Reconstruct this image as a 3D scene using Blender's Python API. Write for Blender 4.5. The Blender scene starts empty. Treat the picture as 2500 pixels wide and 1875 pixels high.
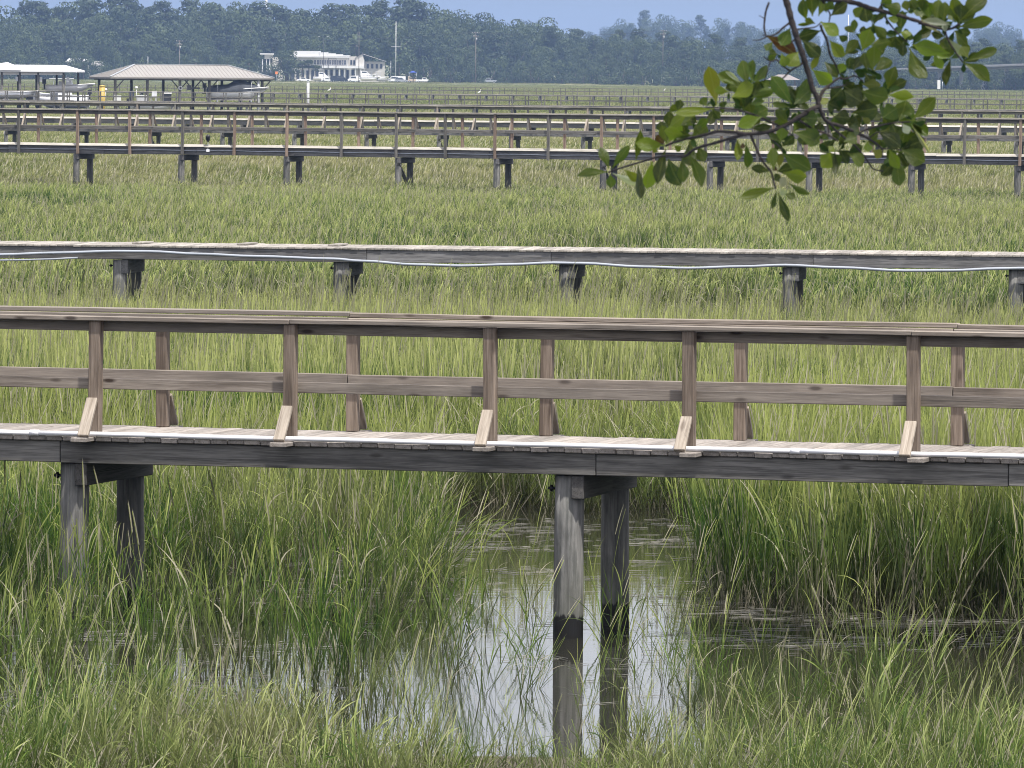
import bpy, bmesh, math, random
import numpy as np
from mathutils import Vector, Matrix, Euler

random.seed(7)
RNG = np.random.default_rng(11)
SC = bpy.context.scene
COL = SC.collection
R = math.radians

# ------------------------------------------------------------------ camera
F = 16200.0            # focal length in photo pixels (2500 wide): a long telephoto
CAM_Z = 4.66
PITCH = math.atan(761.5 / F)
ROLL = R(0.45)
CAMROT = (Matrix.Rotation(R(90) - PITCH, 3, 'X') @ Matrix.Rotation(ROLL, 3, 'Z'))
cam_d = bpy.data.cameras.new('camera')
cam = bpy.data.objects.new('camera', cam_d)
COL.objects.link(cam)
cam.matrix_world = Matrix.Translation((0, 0, CAM_Z)) @ CAMROT.to_4x4()
cam_d.sensor_width = 36.0
cam_d.sensor_fit = 'HORIZONTAL'
cam_d.lens = 36.0 * F / 2500.0
cam_d.clip_start = 0.5
cam_d.clip_end = 20000.0
cam_d.dof.use_dof = True
cam_d.dof.focus_distance = 70.0
cam_d.dof.aperture_fstop = 56.0
SC.camera = cam

# ------------------------------------------------------------------ sky, sun, exposure
SUN_EL, SUN_AZ = R(66), R(142)      # azimuth measured from +Y (view direction) towards +X (right)
w = bpy.data.worlds.new('World')
SC.world = w
w.use_nodes = True
wt = w.node_tree
wt.nodes.clear()
w_out = wt.nodes.new('ShaderNodeOutputWorld')
w_bg = wt.nodes.new('ShaderNodeBackground')
w_sky = wt.nodes.new('ShaderNodeTexSky')
w_sky.sky_type = 'NISHITA'
w_sky.sun_disc = False
w_sky.sun_elevation = SUN_EL
w_sky.sun_rotation = SUN_AZ
w_sky.air_density = 1.2
w_sky.dust_density = 1.6
w_sky.ozone_density = 1.5
# thin bright cloud deck over the clear sky, thinning out towards the horizon
w_tc = wt.nodes.new('ShaderNodeTexCoord')
w_map = wt.nodes.new('ShaderNodeMapping')
w_map.inputs['Scale'].default_value = (1.6, 1.6, 5.0)
w_n = wt.nodes.new('ShaderNodeTexNoise')
w_n.inputs['Scale'].default_value = 1.7
w_n.inputs['Detail'].default_value = 6.0
w_n.inputs['Roughness'].default_value = 0.55
w_r = wt.nodes.new('ShaderNodeValToRGB')
w_r.color_ramp.elements[0].position = 0.25
w_r.color_ramp.elements[1].position = 0.50
w_sep = wt.nodes.new('ShaderNodeSeparateXYZ')
w_el = wt.nodes.new('ShaderNodeMapRange')
w_el.inputs['From Min'].default_value = 0.016
w_el.inputs['From Max'].default_value = 0.076
w_mul = wt.nodes.new('ShaderNodeMath'); w_mul.operation = 'MULTIPLY'
w_mix = wt.nodes.new('ShaderNodeMix'); w_mix.data_type = 'RGBA'
w_mix.inputs[7].default_value = (11.5, 11.5, 12.6, 1)
L = wt.links
L.new(w_tc.outputs['Generated'], w_map.inputs['Vector'])
L.new(w_map.outputs['Vector'], w_n.inputs['Vector'])
L.new(w_n.outputs['Fac'], w_r.inputs['Fac'])
L.new(w_tc.outputs['Generated'], w_sep.inputs['Vector'])
L.new(w_sep.outputs['Z'], w_el.inputs['Value'])
L.new(w_r.outputs['Color'], w_mul.inputs[0])
L.new(w_el.outputs['Result'], w_mul.inputs[1])
L.new(w_mul.outputs['Value'], w_mix.inputs[0])
L.new(w_sky.outputs['Color'], w_mix.inputs[6])
L.new(w_bg.outputs['Background'], w_out.inputs['Surface'])
w_bg.inputs['Strength'].default_value = 0.076
# a blue-grey bank of far rain haze low on the horizon
w_low = wt.nodes.new('ShaderNodeMapRange')
w_low.inputs['From Min'].default_value = 0.010
w_low.inputs['From Max'].default_value = 0.070
w_low.inputs['To Min'].default_value = 0.92
w_low.inputs['To Max'].default_value = 0.0
w_low.interpolation_type = 'SMOOTHSTEP'
w_mix2 = wt.nodes.new('ShaderNodeMix'); w_mix2.data_type = 'RGBA'
w_mix2.inputs[7].default_value = (3.2, 4.1, 5.9, 1)
L.new(w_sep.outputs['Z'], w_low.inputs['Value'])
L.new(w_low.outputs['Result'], w_mix2.inputs[0])
L.new(w_mix.outputs[2], w_mix2.inputs[6])
L.new(w_mix2.outputs[2], w_bg.inputs['Color'])

sun_d = bpy.data.lights.new('sun', 'SUN')
sun = bpy.data.objects.new('sun', sun_d)
COL.objects.link(sun)
sun_d.energy = 4.7
sun_d.angle = R(2.0)
sun_d.color = (1.0, 0.95, 0.87)
sdir = Vector((math.sin(SUN_AZ) * math.cos(SUN_EL), math.cos(SUN_AZ) * math.cos(SUN_EL), math.sin(SUN_EL)))
sun.rotation_euler = sdir.to_track_quat('Z', 'Y').to_euler()
sun.location = (20, -20, 60)

SC.view_settings.view_transform = 'Standard'
SC.view_settings.look = 'None'
SC.view_settings.exposure = 0.62
SC.view_settings.gamma = 1.0
SC.view_settings.use_curve_mapping = False
SC.render.engine = 'CYCLES'
SC.cycles.max_bounces = 6
SC.cycles.diffuse_bounces = 2
SC.cycles.glossy_bounces = 3
SC.cycles.transmission_bounces = 3
SC.cycles.transparent_max_bounces = 6
SC.cycles.volume_bounces = 0
SC.cycles.caustics_reflective = False
SC.cycles.caustics_refractive = False
SC.cycles.use_denoising = True
SC.cycles.use_adaptive_sampling = True
SC.cycles.adaptive_threshold = 0.012
SC.cycles.filter_width = 1.0

# ------------------------------------------------------------------ pixel <-> place
def ray(px, py):
    v = CAMROT @ Vector(((px - 1250.0) / F, -(py - 937.5) / F, -1.0))
    return v / v.y
def at(px, py, Y):
    v = ray(px, py)
    return Vector((v.x * Y, Y, CAM_Z + v.z * Y))
def proj(P):
    q = CAMROT.transposed() @ (Vector(P) - Vector((0, 0, CAM_Z)))
    return 1250.0 + F * q.x / -q.z, 937.5 - F * q.y / -q.z
def ground(px, py, z=0.0):
    v = ray(px, py)
    k = (z - CAM_Z) / v.z
    return Vector((v.x * k, k, z))
def xat(px, Y, z=1.0):
    # world x of picture column px at distance Y and height z
    x = (px - 1250) / F * Y
    for _ in range(3):
        x -= (proj((x, Y, z))[0] - px) / F * Y
    return x
def zat(px, py, Y):
    return at(px, py, Y).z

# ------------------------------------------------------------------ tagging
def tag(o, label=None, cat=None, group=None, kind=None):
    if label: o['label'] = label
    if cat: o['category'] = cat
    if group: o['group'] = group
    if kind: o['kind'] = kind
    return o
def empty(name, loc=(0, 0, 0), rz=0.0):
    o = bpy.data.objects.new(name, None)
    COL.objects.link(o)
    o.empty_display_size = 0.2
    o.location = loc
    o.rotation_euler = (0, 0, rz)
    o.matrix_basis = Matrix.Translation(loc) @ Matrix.Rotation(rz, 4, 'Z')
    return o
def link(name, me, parent=None, mat=None, M=None):
    o = bpy.data.objects.new(name, me)
    COL.objects.link(o)
    if mat is not None and len(me.materials) == 0:
        me.materials.append(mat)
    if parent is not None:
        o.parent = parent
    if M is not None:
        o.matrix_basis = M
    return o

# ------------------------------------------------------------------ materials
def newmat(name):
    m = bpy.data.materials.new(name)
    m.use_nodes = True
    nt = m.node_tree
    return m, nt, nt.nodes, nt.links, nt.nodes['Principled BSDF']
def node(nt, typ, **kw):
    n = nt.nodes.new(typ)
    for k, v in kw.items():
        if hasattr(n, k): setattr(n, k, v)
        else: n.inputs[k].default_value = v
    return n
def c4(c): return (c[0], c[1], c[2], 1)
def mixc(nt, fac, a, b, blend='MIX'):
    n = nt.nodes.new('ShaderNodeMix'); n.data_type = 'RGBA'; n.blend_type = blend
    for s, v in ((0, fac), (6, a), (7, b)):
        if isinstance(v, bpy.types.NodeSocket): nt.links.new(v, n.inputs[s])
        elif s == 0: n.inputs[s].default_value = v
        else: n.inputs[s].default_value = c4(v)
    return n.outputs[2]
def ramp(nt, src, p0, p1, c0=(0, 0, 0), c1=(1, 1, 1)):
    n = nt.nodes.new('ShaderNodeValToRGB')
    n.color_ramp.elements[0].position = p0; n.color_ramp.elements[1].position = p1
    n.color_ramp.elements[0].color = c4(c0); n.color_ramp.elements[1].color = c4(c1)
    nt.links.new(src, n.inputs['Fac'])
    return n.outputs['Color']
def math_(nt, op, a, b=0.0):
    n = nt.nodes.new('ShaderNodeMath'); n.operation = op
    for i, v in enumerate((a, b)):
        if isinstance(v, bpy.types.NodeSocket): nt.links.new(v, n.inputs[i])
        else: n.inputs[i].default_value = v
    return n.outputs[0]
def noise(nt, vec, scale, detail=4.0, rough=0.55, dist=0.0):
    n = node(nt, 'ShaderNodeTexNoise', Scale=scale, Detail=detail, Roughness=rough, Distortion=dist)
    if vec is not None: nt.links.new(vec, n.inputs['Vector'])
    return n.outputs['Fac']
def mapping(nt, vec, scale=(1, 1, 1), loc=None):
    n = nt.nodes.new('ShaderNodeMapping')
    n.inputs['Scale'].default_value = scale
    nt.links.new(vec, n.inputs['Vector'])
    if loc is not None: nt.links.new(loc, n.inputs['Location'])
    return n.outputs['Vector']
def bump(nt, h, strength, dist, bsdf):
    b = nt.nodes.new('ShaderNodeBump')
    b.inputs['Strength'].default_value = strength
    b.inputs['Distance'].default_value = dist
    nt.links.new(h, b.inputs['Height'])
    nt.links.new(b.outputs['Normal'], bsdf.inputs['Normal'])

def wood(name, light, dark, knots=0.7, var=0.25, stain=0.35, rough=0.75, tint=(0.30, 0.16, 0.09), tint_amt=0.0):
    """weathered lumber: grain runs along each board's local X"""
    m, nt, N, Lk, bs = newmat(name)
    tc = node(nt, 'ShaderNodeTexCoord'); oi = node(nt, 'ShaderNodeObjectInfo')
    comb = node(nt, 'ShaderNodeCombineXYZ')
    r100 = math_(nt, 'MULTIPLY', oi.outputs['Random'], 57.0)
    for i in range(3): Lk.new(r100, comb.inputs[i])
    vec = tc.outputs['Object']
    g1 = noise(nt, mapping(nt, vec, (1.1, 22, 22), comb.outputs[0]), 1.0, 5, 0.6, 0.6)
    g2 = noise(nt, mapping(nt, vec, (5, 140, 140), comb.outputs[0]), 1.0, 3, 0.6)
    st = noise(nt, mapping(nt, vec, (1.3, 3, 3), comb.outputs[0]), 1.0, 4, 0.6)
    gr = math_(nt, 'ADD', math_(nt, 'MULTIPLY', g1, 0.62), math_(nt, 'MULTIPLY', g2, 0.38))
    col = mixc(nt, ramp(nt, gr, 0.40, 0.60), dark, light)
    col = mixc(nt, math_(nt, 'MULTIPLY', ramp(nt, st, 0.48, 0.72), stain), col, tuple(0.45 * c for c in dark))
    # long drying cracks
    ck = noise(nt, mapping(nt, vec, (0.7, 55, 55), comb.outputs[0]), 1.0, 4, 0.7, 0.3)
    col = mixc(nt, math_(nt, 'MULTIPLY', ramp(nt, ck, 0.60, 0.66), 0.75), col, tuple(0.3 * c for c in dark))
    # knots
    vo = node(nt, 'ShaderNodeTexVoronoi', Scale=1.0)
    Lk.new(mapping(nt, vec, (2.1, 6.5, 6.5), comb.outputs[0]), vo.inputs['Vector'])
    kn = ramp(nt, vo.outputs['Distance'], 0.07, 0.16, (1, 1, 1), (0, 0, 0))
    col = mixc(nt, math_(nt, 'MULTIPLY', kn, knots), col, (dark[0] * .35, dark[1] * .3, dark[2] * .28))
    # every board its own shade
    v = math_(nt, 'ADD', math_(nt, 'MULTIPLY', oi.outputs['Random'], 2 * var), 1.0 - var)
    vv = node(nt, 'ShaderNodeCombineXYZ')
    for i in range(3): Lk.new(v, vv.inputs[i])
    col = mixc(nt, 1.0, col, vv.outputs[0], 'MULTIPLY')
    if tint_amt:
        rr = math_(nt, 'FRACT', math_(nt, 'MULTIPLY', oi.outputs['Random'], 7.31))
        col = mixc(nt, math_(nt, 'MULTIPLY', ramp(nt, rr, 0.3, 0.9), tint_amt), col, tint)
    Lk.new(col, bs.inputs['Base Color'])
    bs.inputs['Roughness'].default_value = rough
    bs.inputs['Specular IOR Level'].default_value = 0.25
    bump(nt, gr, 0.5, 0.004, bs)
    return m

def plain(name, col, rough=0.6, metal=0.0, var=0.12, scale=3.0, spec=0.4, bumpy=0.0):
    m, nt, N, Lk, bs = newmat(name)
    tc = node(nt, 'ShaderNodeTexCoord')
    n1 = noise(nt, tc.outputs['Object'], scale, 5, 0.6)
    a = tuple(c * (1 - var) for c in col); b = tuple(min(1, c * (1 + var)) for c in col)
    Lk.new(mixc(nt, ramp(nt, n1, 0.3, 0.7), a, b), bs.inputs['Base Color'])
    bs.inputs['Roughness'].default_value = rough
    bs.inputs['Metallic'].default_value = metal
    bs.inputs['Specular IOR Level'].default_value = spec
    if bumpy: bump(nt, n1, bumpy, 0.02, bs)
    return m

M = {}
M['deck'] = wood('deck_wood', (0.315, 0.285, 0.258), (0.175, 0.155, 0.138), knots=0.5, var=0.22, stain=0.4)
M['rail'] = wood('rail_wood', (0.262, 0.226, 0.192), (0.128, 0.106, 0.088), knots=1.0, var=0.14, stain=0.6, tint=(0.235, 0.215, 0.195), tint_amt=0.4)
M['post'] = wood('post_wood', (0.235, 0.188, 0.150), (0.105, 0.080, 0.062), knots=0.6, var=0.16, stain=0.35)
M['brace'] = wood('brace_wood', (0.36, 0.315, 0.265), (0.21, 0.175, 0.14), knots=0.6, var=0.15, stain=0.45)
M['girder'] = wood('girder_wood', (0.19, 0.183, 0.172), (0.075, 0.072, 0.068), knots=0.6, var=0.2, stain=0.5)
M['girder_old'] = wood('girder_grey_wood', (0.175, 0.172, 0.172), (0.078, 0.076, 0.076), knots=0.4, var=0.22, stain=0.4)
M['deck_old'] = wood('deck_grey_wood', (0.33, 0.305, 0.275), (0.19, 0.175, 0.155), knots=0.3, var=0.25, stain=0.4)
M['rail_old'] = wood('rail_grey_wood', (0.21, 0.20, 0.185), (0.09, 0.085, 0.078), knots=0.4, var=0.2, stain=0.45)
M['cap_old'] = wood('cap_grey_wood', (0.36, 0.335, 0.295), (0.17, 0.157, 0.138), knots=0.3, var=0.15, stain=0.35)
M['post_old'] = wood('post_grey_wood', (0.18, 0.172, 0.155), (0.08, 0.076, 0.07), knots=0.4, var=0.25, stain=0.4)
M['post_red'] = wood('post_reddish_wood', (0.29, 0.22, 0.17), (0.16, 0.115, 0.088), knots=0.4, var=0.2, stain=0.3)
M['dark_old'] = wood('old_dark_wood', (0.10, 0.095, 0.09), (0.045, 0.043, 0.042), knots=0.4, var=0.25, stain=0.4)
M['bleached'] = wood('bleached_wood', (0.47, 0.445, 0.40), (0.27, 0.255, 0.225), knots=0.2, var=0.1, stain=0.25)
M['pvc'] = plain('pvc_pipe', (0.72, 0.72, 0.75), 0.35, 0, 0.10, 2.0, 0.5)
M['pvc_grey'] = plain('grey_pipe', (0.30, 0.325, 0.37), 0.4, 0, 0.10, 2.0, 0.5)
M['iron'] = plain('iron', (0.03, 0.03, 0.03), 0.5, 0.6)
M['black'] = plain('black_plastic', (0.02, 0.02, 0.022), 0.45)
M['white'] = plain('white_paint', (0.64, 0.64, 0.64), 0.5, 0, 0.05, 0.6)
M['cream'] = plain('cream_wall', (0.52, 0.50, 0.46), 0.7, 0, 0.06, 0.4)
M['gelcoat'] = plain('boat_gelcoat', (0.78, 0.78, 0.78), 0.25, 0, 0.03, 0.5, 0.5)
M['tarp'] = plain('dark_tarp', (0.045, 0.05, 0.06), 0.8, 0, 0.3, 1.5, 0.3, 0.5)
M['glass'] = plain('dark_glass', (0.05, 0.055, 0.065), 0.08, 0, 0.1, 1.0, 0.6)
M['tyre'] = plain('tyre_rubber', (0.02, 0.02, 0.02), 0.8)
M['carwhite'] = plain('car_white', (0.75, 0.76, 0.77), 0.25, 0, 0.03, 0.5, 0.5)
M['carsilver'] = plain('car_silver', (0.40, 0.42, 0.45), 0.28, 0.5, 0.05, 0.5, 0.5)
M['cardark'] = plain('car_dark', (0.02, 0.025, 0.035), 0.22, 0.1, 0.1, 0.5, 0.5)
M['tan'] = plain('tan_paint', (0.55, 0.45, 0.34), 0.6)
M['blue'] = plain('blue_canvas', (0.02, 0.05, 0.28), 0.7)
M['orange'] = plain('orange_sign', (0.75, 0.22, 0.04), 0.5)
M['yellow'] = plain('yellow_paint', (0.36, 0.26, 0.06), 0.55, 0, 0.2, 2.0)
M['polewood'] = wood('utility_pole_wood', (0.24, 0.21, 0.18), (0.12, 0.10, 0.085), knots=0.2)
M['steel'] = plain('galvanised_steel', (0.50, 0.52, 0.54), 0.4, 0.6)
M['concrete'] = plain('concrete', (0.27, 0.27, 0.265), 0.85, 0, 0.15, 0.8)
M['shingle'] = plain('grey_roof', (0.36, 0.33, 0.32), 0.8, 0, 0.15, 1.2)
M['roofmetal'] = plain('roof_metal', (0.27, 0.255, 0.24), 0.5, 0.1, 0.06, 0.6, 0.5)
M['roofwhite'] = plain('roof_white', (0.74, 0.74, 0.75), 0.4, 0.0, 0.04, 0.5)
M['brownroof'] = plain('brown_roof', (0.20, 0.175, 0.165), 0.7)
M['feather'] = plain('white_feathers', (0.85, 0.85, 0.84), 0.7)
M['beak'] = plain('yellow_beak', (0.55, 0.35, 0.05), 0.5)
M['mesh_grey'] = plain('dock_grey', (0.40, 0.41, 0.42), 0.7)
M['road'] = plain('parking_asphalt', (0.09, 0.09, 0.09), 0.9)

def pile_mat():
    m, nt, N, Lk, bs = newmat('pile_wood')
    tc = node(nt, 'ShaderNodeTexCoord'); oi = node(nt, 'ShaderNodeObjectInfo'); ge = node(nt, 'ShaderNodeNewGeometry')
    comb = node(nt, 'ShaderNodeCombineXYZ')
    r = math_(nt, 'MULTIPLY', oi.outputs['Random'], 41.0)
    for i in range(3): Lk.new(r, comb.inputs[i])
    g = noise(nt, mapping(nt, tc.outputs['Object'], (26, 26, 1.4), comb.outputs[0]), 1.0, 5, 0.62, 0.4)
    st = noise(nt, mapping(nt, tc.outputs['Object'], (7, 7, 2.2), comb.outputs[0]), 1.0, 5, 0.7)
    col = mixc(nt, ramp(nt, g, 0.34, 0.66), (0.085, 0.085, 0.082), (0.235, 0.23, 0.22))
    col = mixc(nt, math_(nt, 'MULTIPLY', ramp(nt, st, 0.46, 0.62), 0.55), col, (0.06, 0.065, 0.06))
    v = math_(nt, 'ADD', math_(nt, 'MULTIPLY', oi.outputs['Random'], 0.5), 0.72)
    vv = node(nt, 'ShaderNodeCombineXYZ')
    for i in range(3): Lk.new(v, vv.inputs[i])
    col = mixc(nt, 1.0, col, vv.outputs[0], 'MULTIPLY')
    # wet tide band just above the water, with a ragged upper edge
    sx = node(nt, 'ShaderNodeSeparateXYZ'); Lk.new(ge.outputs['Position'], sx.inputs[0])
    rag = noise(nt, mapping(nt, tc.outputs['Object'], (30, 30, 3)), 1.0, 4, 0.7)
    lev = math_(nt, 'ADD', sx.outputs['Z'], math_(nt, 'MULTIPLY', rag, 0.16))
    alg = ramp(nt, lev, 0.27, 0.75, (1, 1, 1), (0, 0, 0))
    col = mixc(nt, math_(nt, 'MULTIPLY', alg, 0.35), col, (0.075, 0.082, 0.055))
    wet = ramp(nt, lev, 0.262, 0.278, (1, 1, 1), (0, 0, 0))
    col = mixc(nt, wet, col, (0.012, 0.012, 0.012))
    Lk.new(col, bs.inputs['Base Color'])
    Lk.new(ramp(nt, wet, 0.0, 1.0, (0.8, 0.8, 0.8), (0.45, 0.45, 0.45)), bs.inputs['Roughness'])
    bs.inputs['Specular IOR Level'].default_value = 0.25
    bump(nt, g, 0.6, 0.008, bs)
    return m
M['pile'] = pile_mat()

def grass_mat(name, base, low, high, pale, dry, dry_amt, patch_scale=0.05, transl=0.35, b0=0.05, b1=0.48):
    m, nt, N, Lk, bs = newmat(name)
    at_t = node(nt, 'ShaderNodeAttribute', attribute_name='tip')
    at_r = node(nt, 'ShaderNodeAttribute', attribute_name='tint')
    ge = node(nt, 'ShaderNodeNewGeometry')
    col = mixc(nt, at_r.outputs['Fac'], low, high)
    p1 = noise(nt, mapping(nt, ge.outputs['Position'], (1, 0.45, 0)), patch_scale, 4, 0.6)
    p2 = noise(nt, mapping(nt, ge.outputs['Position'], (1, 0.5, 0)), patch_scale * 7, 3, 0.6)
    pm = math_(nt, 'ADD', math_(nt, 'MULTIPLY', p1, 0.6), math_(nt, 'MULTIPLY', p2, 0.4))
    col = mixc(nt, math_(nt, 'MULTIPLY', ramp(nt, pm, 0.46, 0.60), dry_amt), col, dry)
    tp = ramp(nt, math_(nt, 'ADD', at_t.outputs['Fac'], math_(nt, 'MULTIPLY', at_r.outputs['Fac'], 0.25)), 0.72, 1.15)
    col = mixc(nt, tp, col, pale)
    # dead brown sheaths low on the plants, plus painted shade between the blades
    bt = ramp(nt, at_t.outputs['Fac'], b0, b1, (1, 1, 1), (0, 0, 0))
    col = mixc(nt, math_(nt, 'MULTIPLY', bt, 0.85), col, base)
    # a share of dead straw-coloured blades
    dd = math_(nt, 'FRACT', math_(nt, 'MULTIPLY', at_r.outputs['Fac'], 9.7))
    col = mixc(nt, math_(nt, 'MULTIPLY', ramp(nt, dd, 0.87, 0.89), 0.85), col, (0.37, 0.34, 0.26))
    Lk.new(col, bs.inputs['Base Color'])
    bs.inputs['Roughness'].default_value = 0.55
    bs.inputs['Specular IOR Level'].default_value = 0.16
    tr = node(nt, 'ShaderNodeBsdfTranslucent')
    Lk.new(col, tr.inputs['Color'])
    mx = node(nt, 'ShaderNodeMixShader'); mx.inputs[0].default_value = transl
    Lk.new(bs.outputs[0], mx.inputs[1]); Lk.new(tr.outputs[0], mx.inputs[2])
    Lk.new(mx.outputs[0], N['Material Output'].inputs['Surface'])
    return m
M['grass_near'] = grass_mat('cordgrass', (0.034, 0.030, 0.021), (0.032, 0.080, 0.020), (0.150, 0.245, 0.036), (0.30, 0.34, 0.10), (0.26, 0.24, 0.11), 0.5, 0.12, 0.4)
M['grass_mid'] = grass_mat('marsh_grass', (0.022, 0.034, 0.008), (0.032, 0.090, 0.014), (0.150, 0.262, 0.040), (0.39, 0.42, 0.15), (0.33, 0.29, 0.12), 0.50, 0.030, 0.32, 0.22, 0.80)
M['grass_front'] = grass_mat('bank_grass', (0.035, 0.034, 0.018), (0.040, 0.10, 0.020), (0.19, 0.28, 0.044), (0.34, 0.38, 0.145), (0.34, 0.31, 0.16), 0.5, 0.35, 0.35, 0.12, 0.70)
M['grass_far'] = grass_mat('far_marsh_grass', (0.070, 0.082, 0.030), (0.085, 0.125, 0.030), (0.215, 0.245, 0.065), (0.40, 0.39, 0.17), (0.30, 0.27, 0.13), 0.6, 0.012, 0.3, 0.05, 0.5)

def foliage_mat(name, low, high, transl=0.25):
    m, nt, N, Lk, bs = newmat(name)
    ar = node(nt, 'ShaderNodeAttribute', attribute_name='tint'); oi = node(nt, 'ShaderNodeObjectInfo')
    f = math_(nt, 'ADD', math_(nt, 'MULTIPLY', ar.outputs['Fac'], 0.55), math_(nt, 'MULTIPLY', oi.outputs['Random'], 0.45))
    col = mixc(nt, f, low, high)
    Lk.new(col, bs.inputs['Base Color'])
    bs.inputs['Roughness'].default_value = 0.6; bs.inputs['Specular IOR Level'].default_value = 0.3
    tr = node(nt, 'ShaderNodeBsdfTranslucent'); Lk.new(col, tr.inputs['Color'])
    mx = node(nt, 'ShaderNodeMixShader'); mx.inputs[0].default_value = transl
    Lk.new(bs.outputs[0], mx.inputs[1]); Lk.new(tr.outputs[0], mx.inputs[2])
    Lk.new(mx.outputs[0], N['Material Output'].inputs['Surface'])
    return m
M['oak'] = foliage_mat('oak_foliage', (0.014, 0.030, 0.010), (0.070, 0.098, 0.032), 0.15)
M['pine'] = foliage_mat('pine_foliage', (0.012, 0.025, 0.010), (0.048, 0.072, 0.028), 0.15)
M['palm'] = foliage_mat('palm_foliage', (0.045, 0.070, 0.030), (0.10, 0.13, 0.06))
M['bark'] = plain('bark', (0.10, 0.085, 0.07), 0.9, 0, 0.3, 2.0, 0.2)

def leaf_mat():
    m, nt, N, Lk, bs = newmat('oak_leaf')
    oi = node(nt, 'ShaderNodeObjectInfo'); tc = node(nt, 'ShaderNodeTexCoord')
    n1 = noise(nt, mapping(nt, tc.outputs['Object'], (3, 6, 6)), 1.3, 4, 0.6)
    n2 = noise(nt, mapping(nt, tc.outputs['Object'], (9, 14, 9)), 1.0, 3, 0.6)
    col = oi.outputs['Color']
    col = mixc(nt, math_(nt, 'MULTIPLY', ramp(nt, n1, 0.45, 0.75), 0.35), col, (0.16, 0.17, 0.02))
    sx = node(nt, 'ShaderNodeSeparateXYZ'); Lk.new(tc.outputs['Object'], sx.inputs[0])
    ay = math_(nt, 'ABSOLUTE', sx.outputs['Y'])
    rib = ramp(nt, ay, 0.008, 0.022, (1, 1, 1), (0, 0, 0))
    col = mixc(nt, math_(nt, 'MULTIPLY', rib, 0.5), col, (0.22, 0.25, 0.10))
    spot = ramp(nt, n2, 0.70, 0.74)
    col = mixc(nt, math_(nt, 'MULTIPLY', spot, 0.6), col, (0.05, 0.03, 0.015))
    Lk.new(col, bs.inputs['Base Color'])
    bs.inputs['Roughness'].default_value = 0.33
    bs.inputs['Specular IOR Level'].default_value = 0.5
    bump(nt, n1, 0.25, 0.02, bs)
    tr = node(nt, 'ShaderNodeBsdfTranslucent')
    Lk.new(mixc(nt, 1.0, col, (1.7, 1.65, 0.4), 'MULTIPLY'), tr.inputs['Color'])
    mx = node(nt, 'ShaderNodeMixShader'); mx.inputs[0].default_value = 0.48
    Lk.new(bs.outputs[0], mx.inputs[1]); Lk.new(tr.outputs[0], mx.inputs[2])
    Lk.new(mx.outputs[0], N['Material Output'].inputs['Surface'])
    return m
M['leaf'] = leaf_mat()
M['twig'] = plain('oak_bark', (0.045, 0.038, 0.036), 0.85, 0, 0.35, 60.0, 0.2, 0.4)

def water_mat():
    m, nt, N, Lk, bs = newmat('water')
    ge = node(nt, 'ShaderNodeNewGeometry')
    n0 = noise(nt, ge.outputs['Position'], 0.5, 3, 0.5)
    Lk.new(mixc(nt, n0, (0.014, 0.014, 0.010), (0.026, 0.025, 0.018)), bs.inputs['Base Color'])
    bs.inputs['Roughness'].default_value = 0.02
    bs.inputs['IOR'].default_value = 1.333
    bs.inputs['Specular IOR Level'].default_value = 0.5
    n1 = noise(nt, mapping(nt, ge.outputs['Position'], (1.0, 2.4, 1)), 2.2, 3, 0.5)
    bump(nt, n1, 0.05, 0.02, bs)
    return m
M['water'] = water_mat()

def ground_mat():
    m, nt, N, Lk, bs = newmat('marsh_mud')
    ge = node(nt, 'ShaderNodeNewGeometry')
    n1 = noise(nt, ge.outputs['Position'], 0.6, 6, 0.6)
    n2 = noise(nt, mapping(nt, ge.outputs['Position'], (1, 0.3, 1)), 0.02, 5, 0.6)
    mud = mixc(nt, n1, (0.035, 0.03, 0.024), (0.09, 0.08, 0.06))
    mat_ = mixc(nt, ramp(nt, n2, 0.4, 0.62), (0.10, 0.115, 0.045), (0.20, 0.19, 0.10))
    sx = node(nt, 'ShaderNodeSeparateXYZ'); Lk.new(ge.outputs['Position'], sx.inputs[0])
    mr = node(nt, 'ShaderNodeMapRange'); mr.inputs['From Min'].default_value = 90; mr.inputs['From Max'].default_value = 320
    Lk.new(sx.outputs['Y'], mr.inputs['Value'])
    Lk.new(mixc(nt, mr.outputs['Result'], mud, mat_), bs.inputs['Base Color'])
    bs.inputs['Roughness'].default_value = 0.9
    bs.inputs['Specular IOR Level'].default_value = 0.15
    return m
M['ground'] = ground_mat()

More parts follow.
